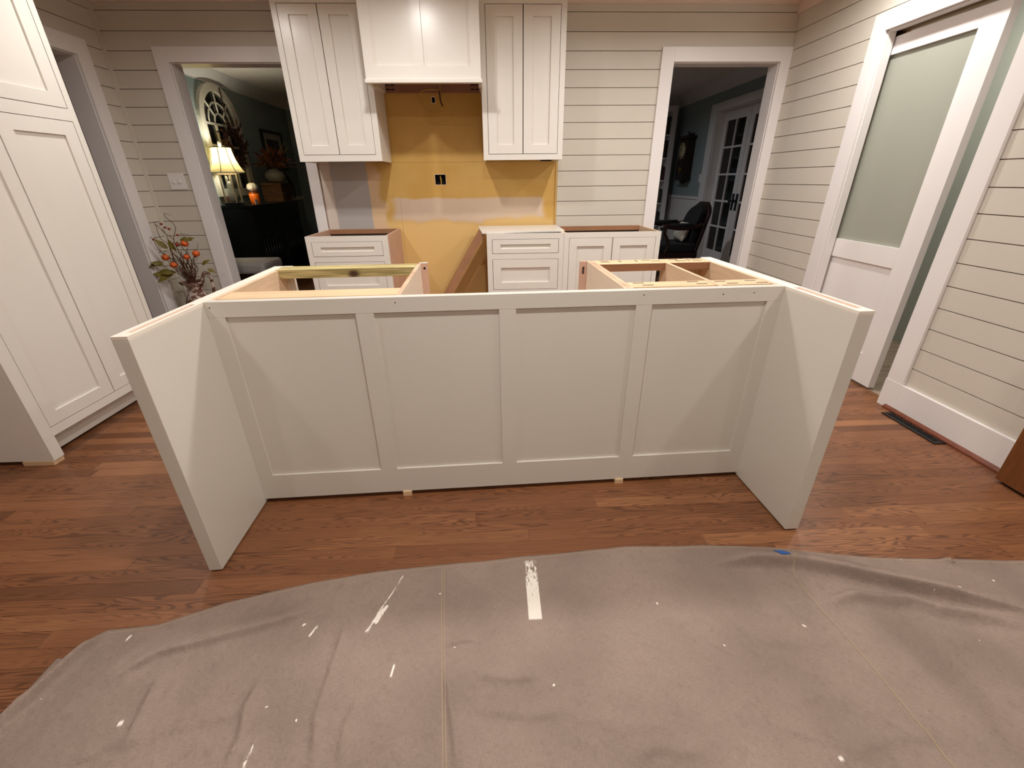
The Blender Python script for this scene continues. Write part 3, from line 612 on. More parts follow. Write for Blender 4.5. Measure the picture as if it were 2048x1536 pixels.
def canvas():
    m = bpy.data.materials.new('canvas_drop_cloth'); m.use_nodes = True; k = NT(m); P, x, y, z = k.pos()
    w1 = k.noise(k.xyz(k.m('MULTIPLY', x, 900), k.m('MULTIPLY', y, 60), 0), 1, 2); w2 = k.noise(k.xyz(k.m('MULTIPLY', x, 60), k.m('MULTIPLY', y, 900), 3), 1, 2)
    c = k.mix(k.sstep(k.noise(P, 3.2, 4), .3, .7), rgba((140, 124, 113)), rgba((158, 140, 128)))
    wv = k.m('MULTIPLY', k.m('ADD', w1, w2), .5); c = k.mix(k.sstep(wv, .38, .60), k.mix(.38, c, rgba((112, 96, 84))), c); c = k.mix(k.m('MULTIPLY', k.sstep(k.noise(P, 26, 5, .65), .52, .70), .28), c, rgba((120, 104, 94)))
    fl = k.sstep(k.noise(P, 95, 2), .745, .78); c = k.mix(k.m('MULTIPLY', fl, .55), c, rgba((116, 92, 74)))
    def smear(px, hw, hl, lo, hi, sx, sy, seed, wk=.35):
        (u0, v0), (u1, v1) = px; A = Vector(bp(u0, v0)); B = Vector(bp(u1, v1)); d_ = (B-A); L = d_.length; d_.normalize()
        rx = k.m('SUBTRACT', x, A.x); ry = k.m('SUBTRACT', y, A.y)
        al = k.m('ADD', k.m('MULTIPLY', rx, d_.x), k.m('MULTIPLY', ry, d_.y)); ac = k.m('ADD', k.m('MULTIPLY', rx, -d_.y), k.m('MULTIPLY', ry, d_.x))
        n = k.noise(k.xyz(k.m('MULTIPLY', al, sy), k.m('MULTIPLY', ac, sx), seed), 1, 4, .65)
        wd = k.m('SUBTRACT', 1, k.m('DIVIDE', k.m('ABSOLUTE', ac), hw)); le = k.m('MULTIPLY', k.sstep(al, -.004, .004), k.sstep(al, L+.004, L-.004))
        fillr = k.m('MULTIPLY', k.m('DIVIDE', al, L), hl)
        v_ = k.m('ADD', k.m('ADD', n, fillr), k.m('MULTIPLY', wd, wk))
        return k.m('MULTIPLY', k.m('MULTIPLY', k.sstep(v_, lo, hi), le), k.sstep(wd, 0, .12))
    pt = rgba((236, 228, 216))
    for a in (dict(px=((1060, 1120), (1071, 1238)), hw=.022, hl=.30, lo=.575, hi=.61, sx=230, sy=38, seed=1, wk=.08), dict(px=((806, 1152), (732, 1264)), hw=.012, hl=.0, lo=.76, hi=.82, sx=190, sy=16, seed=4),
              dict(px=((775, 1210), (748, 1245)), hw=.010, hl=.25, lo=.70, hi=.76, sx=120, sy=18, seed=6), dict(px=((634, 1252), (618, 1272)), hw=.009, hl=.05, lo=.70, hi=.80, sx=160, sy=60, seed=8),
              dict(px=((262, 1270), (252, 1282)), hw=.007, hl=.1, lo=.68, hi=.8, sx=160, sy=90, seed=9), dict(px=((510, 1480), (485, 1536)), hw=.014, hl=.1, lo=.86, hi=.94, sx=150, sy=40, seed=11),
              dict(px=((789, 1330), (782, 1356)), hw=.003, hl=.3, lo=.5, hi=.6, sx=90, sy=40, seed=12), dict(px=((243, 1441), (238, 1451)), hw=.006, hl=.5, lo=.4, hi=.6, sx=90, sy=40, seed=13),
              dict(px=((1678, 1515), (1684, 1523)), hw=.006, hl=.5, lo=.4, hi=.6, sx=90, sy=40, seed=14), dict(px=((1605, 1249), (1612, 1253)), hw=.003, hl=.5, lo=.4, hi=.6, sx=90, sy=40, seed=15)):
        c = k.mix(smear(**a), c, pt)
    spk = k.sstep(k.noise(P, 41, 1), .80, .815); c = k.mix(spk, c, pt)
    k.put(k.b.inputs['Base Color'], c); k.b.inputs['Roughness'].default_value = .95; k.b.inputs['Specular IOR Level'].default_value = .15
    bu = k.n('ShaderNodeBump'); bu.inputs['Strength'].default_value = .8; bu.inputs['Distance'].default_value = .0011; k.put(bu.inputs['Height'], k.m('ADD', wv, k.m('ADD', k.m('MULTIPLY', k.noise(P, 60, 4), 2.2), k.m('MULTIPLY', k.noise(k.xyz(k.m('MULTIPLY', x, 1), k.m('MULTIPLY', y, 1), 0), 16, 5, .6), 9)))); k.put(k.b.inputs['Normal'], bu.outputs[0])
    return m
CLOTH = canvas()
t = thing('drop_cloth', 'crumpled grey canvas drop cloth with white paint smears on the floor', 'drop cloth', (.4, .6, 0))
me = MB().add(V, Fq, True); o = obj('canvas', me, CLOTH, t, recalc=False)
so = o.modifiers.new('thick', 'SOLIDIFY'); so.thickness = .0016; so.offset = -1
STI = mat('seam_thread', (158, 138, 116), .95)
def strip(pts, w, lift):
    """flat raised ribbon that follows the cloth"""
    b = MB(); n = len(pts); Vv = []
    for i, p in enumerate(pts):
        a = Vector(pts[max(0, i-1)]); c = Vector(pts[min(n-1, i+1)]); d_ = (c-a).normalized(); s = Vector((-d_.y, d_.x))*w
        for q in (-1, 0, 1):
            x, y = p[0]+s.x*q, p[1]+s.y*q; Vv.append((x, y, cloth_h(x, y)+lift*(1 if q == 0 else .25)))
    fs = []
    for i in range(n-1): fs += [(3*i, 3*i+1, 3*i+4, 3*i+3), (3*i+1, 3*i+2, 3*i+5, 3*i+4)]
    return b.add(Vv, fs, True)
def along(px, n):
    P = [Vector(bp(*q, .008)) for q in px]; P = cat([(p.x, p.y, 0) for p in P], n); return [(p.x, p.y) for p in P]
s1 = along([(884, 1136), (883, 1230), (884, 1330), (885, 1430), (886, 1560)], 60)
obj('seam', strip(s1, .0016, .0016), STI, t, recalc=False); obj('seam', strip([(x+.008, y) for x, y in s1], .0014, .0015), STI, t, recalc=False)
obj('seam', strip(along([(1582, 1106), (1584, 1130), (1592, 1155), (1625, 1200), (1662, 1240), (1705, 1288), (1770, 1365), (1840, 1450), (1930, 1560)], 40), .0022, .0028), STI, t, recalc=False)
obj('hem', strip([(x, edge_y(x)-.014) for x in [-1.2+i*.012 for i in range(278)]], .0016, .0015), STI, t, recalc=False)
# blue tape
tx, ty = bp(1557, 1116, .02); b = MB(); n = 6; Vv = []
for j in range(3):
    for i in range(n+1):
        x = tx-.018+.036*i/n+.005*j; y = ty+.015-.015*j; Vv.append((x, y, cloth_h(x, y)+.0022))
b.add(Vv, [(j*(n+1)+i, (j+1)*(n+1)+i, (j+1)*(n+1)+i+1, j*(n+1)+i+1) for j in range(2) for i in range(n)])
o = tag(obj('tape_scrap', b, mat('blue_tape', (40, 92, 160), .6, var=.15, scale=200), origin=(tx, ty, 0), recalc=False), 'scrap of blue painters tape stuck on the drop cloth edge', 'tape')
so = o.modifiers.new('thick', 'SOLIDIFY'); so.thickness = .0006; so.offset = 1
# ------------------------------------------------------------------ pitcher with dried flowers
px_, py_ = -2.515, 3.76
t = thing('pitcher', 'distressed white and brown pitcher by the back left doorway', 'pitcher', (px_, py_, 0))
def distressed():
    m = bpy.data.materials.new('distressed_paint'); m.use_nodes = True; k = NT(m); P, x, y, z = k.pos()
    c = k.mix(k.sstep(k.m('ADD', k.noise(P, 16, 5), k.m('MULTIPLY', k.noise(P, 50, 3), .3)), .55, .68), rgba((206, 190, 178)), rgba((104, 64, 48))); k.put(k.b.inputs['Base Color'], c); k.b.inputs['Roughness'].default_value = .6
    return m
DIST = distressed()
prof = [(.075, 0), (.085, .01), (.095, .08), (.105, .16), (.112, .24), (.110, .30), (.088, .36), (.062, .41), (.052, .445), (.060, .47), (.082, .497), (.088, .505), (.078, .503), (.05, .46), (.04, .42)]
obj('body', MB().lathe(px_, py_, prof, 28), DIST, t)
obj('handle', MB().tube(cat([(px_+.06, py_, .47), (px_+.085, py_, .53), (px_+.115, py_, .575), (px_+.145, py_, .56), (px_+.155, py_, .50), (px_+.145, py_, .42), (px_+.12, py_, .34), (px_+.10, py_, .30)]), [.012]*57, 8), DIST, t)
obj('spout', MB().lathe(px_-.075, py_-.02, [(.012, .478), (.026, .495), (.03, .508), (.02, .506)], 12), DIST, t)
t2 = thing('dried_flowers', 'dried twigs with small orange pumpkins and leaves in the pitcher', 'flower arrangement', (px_, py_, .46))
TW = mat('twig_brown', (92, 56, 34), .8, var=.25, scale=30); LEAF = mat('olive_leaf', (112, 100, 38), .6, var=.35, scale=20); ORG = mat('orange_pumpkin', (206, 92, 30), .45, var=.12, scale=20); STEMG = mat('pumpkin_stem', (84, 74, 40), .8); BERRY = mat('red_brown_berry', (140, 58, 34), .5)
rr = random.Random(3)
tips = [(-.20, .93), (-.215, .84), (-.15, .95), (-.10, .90), (-.02, 1.02), (.02, .86), (-.12, .78), (.10, .80), (.14, .73), (-.05, .82), (-.17, .72), (.06, .70), (-.09, .70), (.0, .75), (-.22, .76), (.17, .60)]+[(rr.uniform(-.16, .10), rr.uniform(.60, .80)) for _ in range(18)]
for a, z in tips:
    pts = [(px_+rr.uniform(-.02, .02), py_+rr.uniform(-.02, .02), .44)]
    for k in range(1, 8):
        f = k/7; pts.append((px_+a*f**1.25+rr.uniform(-.017, .017)*f, py_+rr.uniform(-.09, .06)*f, .44+(z-.44)*f+rr.uniform(-.015, .015)))
    if z > .83: pts += [(pts[-1][0]+rr.uniform(-.03, .02), pts[-1][1], z+.02), (pts[-1][0]+rr.uniform(.0, .05), pts[-1][1], z+.005)]
    pp = cat(pts, 5); obj('twig', MB().tube(pp, [.0042*(1-.72*i/len(pp)) for i in range(len(pp))], 5), TW, t2)
def puff(name, x, y, z, r, m, lob=.18, n=24):
    pr = [(r*max(.02, math.sin(math.pi*i/10)), z-r*.8*math.cos(math.pi*i/10)) for i in range(11)]
    return obj(name, MB().lathe(x, y, pr, n, lob, 8), m, t2)
for (u, v), r in (((369, 487), .030), ((397, 506), .001), ((347, 530), .029), ((331, 515), .030), ((392, 507), .030), ((355, 489), .020), ((373, 514), .026)):
    if r < .01: continue
    d_ = _fw+_r2*((u-1024)/F_PX)-_u2*((v-768)/F_PX); yq = py_-.06; s = yq/d_.y; P = Vector((0, 0, CH))+d_*s
    o = puff('pumpkin', P.x, P.y, P.z, r, ORG if r > .025 else BERRY); obj('stem', MB().tube([(P.x, P.y, P.z+r*.75), (P.x+.004, P.y, P.z+r*1.1)], .004, 5), STEMG, o)
for (u, v) in ((307, 479), (330, 455), (322, 448), (338, 458), (355, 470), (390, 513)):
    d_ = _fw+_r2*((u-1024)/F_PX)-_u2*((v-768)/F_PX); s = (py_-.02)/d_.y; P = Vector((0, 0, CH))+d_*s; puff('berry', P.x, P.y, P.z, .011, BERRY, 0, 10)
for (u, v), dr, L in (((335, 497), (-.3, -.3, .5), .10), ((350, 500), (-.1, -.3, .7), .09), ((352, 545), (-.8, -.4, .1), .10), ((340, 552), (-.8, -.3, .3), .12), ((328, 532), (-.6, -.4, .4), .09), ((325, 525), (-.7, -.3, -.1), .11), ((338, 540), (-.8, -.3, -.25), .12), ((405, 530), (.7, -.2, .5), .085), ((415, 538), (.8, -.2, -.3), .07), ((360, 480), (.8, -.2, .1), .10), ((346, 548), (-.6, -.4, -.2), .13), ((372, 480), (.6, -.1, .2), .07)):
    d_ = _fw+_r2*((u-1024)/F_PX)-_u2*((v-768)/F_PX); s = (py_-.05)/d_.y; P = Vector((0, 0, CH))+d_*s
    obj('leaf', MB().leaf(P, dr, (0, -.7, .6), L, L*.27), LEAF, t2, recalc=False)
# ------------------------------------------------------------------ dining room behind the left doorway
XD_, YF = -3.28, 8.35
b = MB(); b.box(XD_-.08, XD_, yb+.013, YF+.1, 0, CZ); b.box(XD_, -.05, YF, YF+.1, 0, CZ); b.box(-.05, .03, yb+.013, YF+.1, 0, CZ)
tag(obj('wall_dining', b, SAGE), 'sage green walls of the dining room behind the left doorway', 'wall', kind='structure')
crown(7, mapXp(XD_), yb+.013, YF, 2.31, CZ, .115, 'wide white crown molding in the dining room'); crown(8, mapY(YF), XD_+.0, -.05, 2.31, CZ, .115, 'white crown molding on the far dining room wall')
tag(obj('trim_9', MB(mapXp(XD_)).box(7.15, YF, .985, 1.03, 0, .02), TRIM), 'white chair rail beyond the black sideboard', 'chair rail', kind='structure')
# sideboard
t = thing('sideboard', 'black wooden sideboard under the arched mirror in the dining room', 'sideboard', (-3.06, 6.38, 0)); fx = -2.862
obj('top', MB().box(XD_+.004, -2.845, 5.672, 7.085, .972, 1.005), DARKW, t, .004); obj('body', MB().box(XD_+.01, fx-.02, 5.70, 7.06, .08, .9715), DARKW, t, .003)
for y_ in (5.70, 7.0):
    for x in (XD_+.02, fx-.09): obj('leg', MB().box(x, x+.06, y_, y_+.06, 0, .0795), DARKW, t)
mp = mapXp(fx)
framed(t, mp, 5.70, 7.06, .08, .9715, [(5.76, 6.36, .70, .91), (6.44, 7.02, .70, .91), (5.76, 6.36, .12, .66), (6.44, 7.02, .12, .66)], .02, 'face_frame', DARKW)
for a, c in ((5.76, 6.36), (6.44, 7.02)):
    f = shaker(t, mp, a, c, .70, .91, (a+.05, c-.05, .745, .865), 'drawer', -.001, .018, DARKW, .012)
    obj('pull', MB(mp).tube(cat([((a+c)/2-.06, .80, .0), ((a+c)/2-.05, .79, .02), ((a+c)/2+.05, .79, .02), ((a+c)/2+.06, .80, .0)], 4), .006, 6), IRON, f)
    dr_ = obj('door', MB(mp).ring(a+.003, c-.003, .123, .657, a+.05, c-.05, .17, .61, -.018, -.001), DARKW, t)
    for i in range(7):
        y_ = a+.075+i*(c-a-.15)/6; obj('slat', MB(mp).tube([(y_, .165, -.010), (y_, .615, -.010)], .016, 8), DARKW, dr_)
# lamp
lx, ly = -3.05, 5.715
t = thing('table_lamp', 'lit table lamp with cream bell shade and rabbit base on the sideboard', 'lamp', (lx, ly, 1.005))
obj('base', MB().box(lx-.075, lx+.075, ly-.075, ly+.075, 1.0055, 1.035), DARKW, t, .003)
for q0, q1, q2, q3 in ((-.056, .056, -.062, -.060), (-.056, .056, .060, .062), (-.062, -.060, -.056, .056), (.060, .062, -.056, .056)): obj('glass_side', MB().box(lx+q0, lx+q1, ly+q2, ly+q3, 1.0355, 1.335), GLASSC, t)
WOODL = mat('limed_wood', (190, 172, 146), .6, var=.1)
for sx in (-1, 1):
    for sy in (-1, 1): obj('post', MB().box(lx+sx*.062-.006, lx+sx*.062+.006, ly+sy*.062-.006, ly+sy*.062+.006, 1.0355, 1.335), WOODL, t)
obj('case_top', MB().ring(lx-.07, lx+.07, ly-.07, ly+.07, lx-.054, lx+.054, ly-.054, ly+.054, 1.3355, 1.350), WOODL, t); obj('crossbar', MB().box(lx-.054, lx+.054, ly-.008, ly+.008, 1.338, 1.350), WOODL, t)
rab = mat('rabbit_white', (236, 232, 222), .4)
rb = obj('rabbit', MB().lathe(lx, ly, [(.01, 1.05), (.036, 1.06), (.046, 1.10), (.040, 1.15), (.026, 1.19), (.028, 1.215), (.031, 1.235), (.022, 1.26), (.004, 1.268)], 18), rab, t)
for s in (-1, 1): obj('ear', MB().lathe(lx+s*.016, ly+s*.006, [(.003, 1.255), (.011, 1.275), (.012, 1.30), (.004, 1.322)], 10), rab, rb)
SH = bpy.data.materials.new('lamp_shade_linen'); SH.use_nodes = True; k = NT(SH); k.b.inputs['Base Color'].default_value = rgba((240, 234, 212)); k.b.inputs['Roughness'].default_value = .9
tr = k.n('ShaderNodeBsdfTranslucent'); tr.inputs[0].default_value = rgba((240, 232, 200)); mx = k.n('ShaderNodeMixShader'); mx.inputs[0].default_value = .5
k.t.links.new(k.b.outputs[0], mx.inputs[1]); k.t.links.new(tr.outputs[0], mx.inputs[2]); k.t.links.new(mx.outputs[0], k.t.nodes['Material Output'].inputs[0])
shp = [(.105, 1.612), (.112, 1.56), (.125, 1.50), (.145, 1.44), (.172, 1.39), (.195, 1.356)]
n = 8; b = MB(); Vv = [(lx+r_*math.cos(2*math.pi*q/n+.2), ly+r_*math.sin(2*math.pi*q/n+.2), z) for r_, z in shp for q in range(n)]
b.add(Vv, [(i*n+q, i*n+(q+1) % n, (i+1)*n+(q+1) % n, (i+1)*n+q) for i in range(5) for q in range(n)])
shade = obj('shade', b, SH, t, recalc=False); so = shade.modifiers.new('thick', 'SOLIDIFY'); so.thickness = .0015
BRN = mat('shade_trim', (92, 80, 56), .8)
for q in range(n):
    a = 2*math.pi*q/n+.2; obj('shade_rib', MB().tube([(lx+(r_+.001)*math.cos(a), ly+(r_+.001)*math.sin(a), z) for r_, z in shp], .0035, 5), BRN, shade)
for r_, z in (shp[0], shp[-1]): obj('shade_rim', MB().tube([(lx+(r_+.001)*math.cos(2*math.pi*q/n+.2), ly+(r_+.001)*math.sin(2*math.pi*q/n+.2), z) for q in range(n+1)], .004, 5), BRN, shade)
obj('stem', MB().tube([(lx, ly, 1.3505), (lx, ly, 1.42)], .008, 8), IRON, t)
obj('bulb', MB().lathe(lx, ly, [(.012, 1.42), (.016, 1.44), (.03, 1.48), (.026, 1.51), (.004, 1.525)], 14), mat('bulb_glow', (255, 240, 210), .5, emit=(1, .93, .78), estr=60), t)
obj('harp', MB().tube(cat([(lx, ly-.012, 1.42), (lx, ly-.05, 1.47), (lx, ly-.045, 1.56), (lx, ly, 1.625), (lx, ly+.045, 1.56), (lx, ly+.05, 1.47), (lx, ly+.012, 1.42)], 5), .002, 5), IRON, t)
obj('finial', MB().lathe(lx, ly, [(.006, 1.620), (.018, 1.63), (.014, 1.645), (.020, 1.655), (.012, 1.672), (.003, 1.68)], 12), rab, t)
lt = bpy.data.lights.new('lamp_bulb', 'POINT'); lt.energy = 13; lt.color = (1, .95, .80); lt.shadow_soft_size = .03; lo_ = bpy.data.objects.new('lamp_bulb_light', lt); COL.objects.link(lo_); lo_.parent = t; lo_.location = (0, 0, .54)
# candle, pumpkin, card, boxes, vase, flowers
cx_, cy_ = -2.97, 6.06
t = thing('candle_jar', 'orange candle jar beside the lamp on the sideboard', 'candle', (cx_, cy_, 1.005))
obj('jar', MB().lathe(cx_, cy_, [(.050, 1.0055), (.056, 1.012), (.058, 1.06), (.060, 1.125), (.056, 1.128), (.01, 1.126)], 24), mat('orange_glass', (226, 104, 20), .25, spec=.6), t)
obj('lid', MB().lathe(cx_, cy_, [(.058, 1.1285), (.061, 1.133), (.061, 1.142), (.01, 1.145)], 24), mat('copper_lid', (120, 60, 28), .35, metal=.6), t)
t = thing('white_pumpkin', 'small white pumpkin resting on the orange candle jar', 'pumpkin', (cx_, cy_+.02, 1.145))
t2b = t2; t2 = t
puff('body', cx_-.01, cy_+.02, 1.197, .066, CREAM, .14, 32); obj('stem', MB().tube([(cx_-.01, cy_+.02, 1.24), (cx_-.004, cy_+.015, 1.258), (cx_+.008, cy_+.012, 1.266)], [.009, .006, .007], 6), STEMG, t)
t2 = t2b
tag(obj('card', MB().box(-2.90, -2.896, 5.90, 5.955, 1.0053, 1.06), TRIM, origin=(-2.898, 5.93, 1.0053)), 'small white card standing in front of the candle jar', 'card')
KR = mat('brown_keepsake_box', (104, 72, 42), .6, var=.2, scale=12)
for i, (z0, z1, yy, lab) in enumerate(((1.0055, 1.124, 6.765, 'brown wooden box under another on the sideboard'), (1.1245, 1.243, 6.755, 'brown box on top of the stack, under the white vase'))):
    t = thing('storage_box', lab, 'box', (-3.05, yy+.14, z0), 0, 'brown boxes on the sideboard')
    obj('body', MB().box(-3.19, -2.92, yy, yy+.30, z0, z1-.035), KR, t, .003); obj('lid', MB().box(-3.195, -2.915, yy-.005, yy+.305, z1-.034, z1), KR, t, .003)
    obj('latch', MB().box(-2.9149, -2.909, yy+.12, yy+.18, z1-.05, z1-.02), IRON, t)
vx, vy = -3.04, 6.92
tag(obj('vase', MB().lathe(vx, vy, [(.06, 1.2435), (.10, 1.262), (.132, 1.31), (.130, 1.35), (.105, 1.39), (.055, 1.408), (.05, 1.42), (.04, 1.41), (.02, 1.36)], 28), mat('white_stoneware', (168, 164, 154), .5, var=.05), origin=(vx, vy, 1.2435)), 'round white stoneware vase on the brown boxes', 'vase')
t2 = thing('dried_bouquet', 'rust coloured dried bouquet in the white vase', 'flower arrangement', (vx, vy, 1.40))
RUST = mat('rust_leaf', (128, 74, 38), .8, var=.35, scale=18); STRAW = mat('straw', (170, 132, 84), .8, var=.2); DKT = mat('dark_twig', (54, 30, 22), .8)
rr = random.Random(11)
keep = lambda a, b_, c: (max(a, XD_+.035), max(b_, 6.72), c)
for i in range(130):
    a = rr.uniform(0, 2*math.pi); e = rr.uniform(.25, 1.35); L = rr.uniform(.10, .30); d_ = Vector((math.cos(a)*math.cos(e), math.sin(a)*math.cos(e), math.sin(e)))
    p = Vector((vx, vy, 1.41))+Vector((d_.x*.8, d_.y*1.25, d_.z))*L*.75; obj('leaf', MB(keep).leaf(p, d_+Vector((0, 0, rr.uniform(-.5, .2))), (rr.uniform(-1, 1), rr.uniform(-1, 1), 1), rr.uniform(.06, .13), rr.uniform(.014, .028)), RUST, t2, recalc=False)
for i in range(22):
    a = rr.uniform(0, 2*math.pi); e = rr.uniform(.1, 1.2); L = rr.uniform(.28, .46); d_ = Vector((math.cos(a)*math.cos(e), math.sin(a)*math.cos(e), math.sin(e)))
    if d_.x < -.35: d_.x = -.35
    obj('stem', MB(keep).tube(cat([Vector((vx, vy, 1.40)), Vector((vx, vy, 1.42))+d_*L*.5, Vector((vx, vy, 1.40))+d_*L+Vector((0, 0, -.08*L))], 4), .0035, 4), STRAW if i % 2 else DKT, t2)
for k in range(3): obj('branch', MB().tube(cat([(vx+.05, vy+.12, 1.40), (vx+.09, vy+.18+.03*k, 1.30), (vx+.10, vy+.22+.05*k, 1.16), (vx+.08, vy+.22+.06*k, 1.03)], 5), .007, 5), DKT, t2)
# arched window mirror
t = thing('arched_mirror', 'white arched window-pane mirror on the dining room wall', 'mirror', (XD_+.03, 6.262, 1.10)); mp = mapXp(XD_)
yc, zc, ro, wi = 6.262, 1.885, .430, .085; AN = 24
def arch(r_, z0, d0, d1, r2=None):
    out = [(yc-r_, z0)]+[(yc-r_*math.cos(math.pi*i/AN), zc+r_*math.sin(math.pi*i/AN)) for i in range(AN+1)]+[(yc+r_, z0)]; return out
WHT = mat('chalk_white_paint', (206, 200, 186), .6, var=.08, scale=25)
A, B = arch(ro, 1.10, 0, 0), arch(ro-wi, 1.10+wi, 0, 0); b = MB(mp); n = len(A)
b.add([(*p, .001) for p in A]+[(*p, .001) for p in B]+[(*p, .045) for p in A]+[(*p, .045) for p in B], [f for i in range(n-1) for f in ((i, i+1, n+i+1, n+i), (2*n+i, 3*n+i, 3*n+i+1, 2*n+i+1), (i, 2*n+i, 2*n+i+1, i+1), (n+i, n+i+1, 3*n+i+1, 3*n+i))]+[(0, n, 3*n, 2*n), (n-1, 3*n-1, 4*n-1, 2*n-1), (0, n-1, 2*n-1, n), (2*n, 3*n, 4*n-1, 3*n-1), (0, 2*n, 3*n-1, n-1), (n, 2*n-1, 4*n-1, 3*n)])
obj('frame', b, WHT, t)
b = MB(mp); B2 = arch(ro-wi+.004, 1.10+wi-.004, 0, 0); b.add([(*p, .006) for p in B2]+[(*p, .003) for p in B2], [tuple(range(len(B2))), tuple(range(2*len(B2)-1, len(B2)-1, -1))]); obj('glass', b, mat('old_mirror', (92, 92, 88), .08, metal=.9), t)
ri = ro-wi
for yq in (yc-.115, yc+.115): obj('muntin', MB(mp).box(yq-.011, yq+.011, 1.187, zc, .007, .030), WHT, t)
for zq in (1.42, 1.655, zc): obj('muntin', MB(mp).box(yc-ri+.002, yc+ri-.002, zq-.011, zq+.011, .008, .029), WHT, t)
for rq in (.12, .235): obj('arc_muntin', MB(mp).tube([(yc-rq*math.cos(math.pi*i/16), zc+rq*math.sin(math.pi*i/16), .018) for i in range(17)], .011, 6), WHT, t)
for aq in (.25, .5, .75): obj('muntin', MB(mp).tube([(yc-.12*math.cos(math.pi*aq), zc+.12*math.sin(math.pi*aq), .018), (yc-ri*math.cos(math.pi*aq), zc+ri*math.sin(math.pi*aq), .018)], .010, 6), WHT, t)
t2 = thing('wreath', 'dark brown autumn wreath hanging on the arched mirror', 'wreath', (XD_+.08, 6.34, 1.66)); rr = random.Random(5)
DKB = mat('dark_brown_leaf', (74, 40, 28), .8, var=.4, scale=20)
obj('ring', MB(mp).tube([(6.34+.17*math.cos(2*math.pi*i/24), 1.66+.17*math.sin(2*math.pi*i/24), .075) for i in range(25)], .022, 8), DKT, t2)
for i in range(170):
    a = rr.uniform(0, 2*math.pi); r_ = rr.gauss(.165, .045); p = (XD_+.06+rr.uniform(0, .06), 6.34+r_*math.cos(a), 1.66+r_*math.sin(a))
    obj('leaf', MB().leaf(p, (rr.uniform(.1, .6), math.cos(a+rr.uniform(.2, 1.2)), math.sin(a+rr.uniform(.2, 1.2))), (1, 0, .2), rr.uniform(.05, .10), rr.uniform(.012, .02)), DKB if i % 7 else RUST, t2, recalc=False)
obj('hanger', MB(mp).tube([(6.34, 1.82, .06), (6.355, 2.28, .055)], .006, 4), DKT, t2)
# framed picture
t = thing('framed_picture', 'black framed picture with pale mat on the dining room wall', 'picture', (XD_+.01, 7.6, 1.44)); mp = mapXp(XD_)
obj('frame', MB(mp).ring(7.27, 7.95, 1.42, 1.945, 7.31, 7.91, 1.46, 1.905, .001, .03), DARKW, t, .002); obj('mat_board', MB(mp).ring(7.308, 7.912, 1.458, 1.907, 7.40, 7.82, 1.53, 1.83, .004, .012), mat('pale_mat', (176, 170, 156), .8), t)
obj('print', MB(mp).box(7.398, 7.822, 1.528, 1.832, .004, .009), mat('dusky_print', (70, 66, 62), .6, var=.4, scale=6), t)
# upholstered stool
t = thing('upholstered_stool', 'pale grey upholstered stool just inside the back left doorway', 'stool', (-2.66, 4.88, 0))
obj('seat', MB().box(-2.96, -2.36, 4.66, 5.10, .385, .495), GREYFAB, t, .03); obj('seat_frame', MB().box(-2.94, -2.38, 4.68, 5.08, .30, .3849), MAHOG, t, .003)
for x in (-2.93, -2.43):
    for y_ in (4.69, 5.03): obj('leg', MB().tube([(x+.02, y_+.02, .30), (x+.02, y_+.02, 0)], [.022, .014], 8), MAHOG, t)
# ------------------------------------------------------------------ sitting room behind the right doorway
XS = 3.20; CY0, CY1 = 5.55, 6.93
b = MB(); b.box(XS, XS+.05, CY1, YF, 0, CZ); b.box(XS, XS+.05, yb+.013, CY0, 0, CZ); b.box(XS, XS+.05, CY0, CY1, 2.085, CZ); b.box(.031, XS, YF, YF+.1, 0, CZ)
b.box(XS+.16, XS+.20, CY0-.2, CY1+.2, 0, CZ)
tag(obj('wall_sitting', b, SAGE), 'sage green walls of the sitting room behind the right doorway', 'wall', kind='structure')
crown(10, mapXn(XS), yb+.013, YF, 2.31, CZ, .115, 'wide white crown molding in the sitting room'); crown(11, mapY(YF), .031, XS, 2.31, CZ, .115, 'white crown molding on the far sitting room wall')
mp = mapXn(XS)
t = thing('trim_12', 'white chair rail and beadboard below the wall clock', 'wainscot', (XS, 7.7, 0), kind='structure')
obj('chair_rail', MB(mp).box(CY1+.185, YF, .945, .985, 0, .025), TRIM, t)
for i in range(24):
    a = CY1+.185+i*.052
    if a+.05 < YF: obj('beadboard', MB(mp).box(a+.001, a+.050, .0, .9445, 0, .010), TRIM, t)
t = thing('trim_13', 'white casing around the sitting room french doors', 'door casing', (XS, 6.2, 0), kind='structure')
obj('casing_side', MB(mp).box(CY1, CY1+.18, 0, 2.18, 0, .02), TRIM, t); obj('casing_side', MB(mp).box(CY0-.18, CY0, 0, 2.18, 0, .02), TRIM, t); obj('casing_head', MB(mp).box(CY0, CY1, 2.085, 2.18, 0, .02), TRIM, t)
obj('jamb', MB(mp).box(CY1-.006, CY1+.02, 0, 2.085, -.108, -.001), TRIM, t); obj('jamb', MB(mp).box(CY0-.02, CY0+.006, 0, 2.085, -.108, -.001), TRIM, t); obj('jamb_head', MB(mp).box(CY0+.006, CY1-.006, 2.081, 2.10, -.108, -.001), TRIM, t)
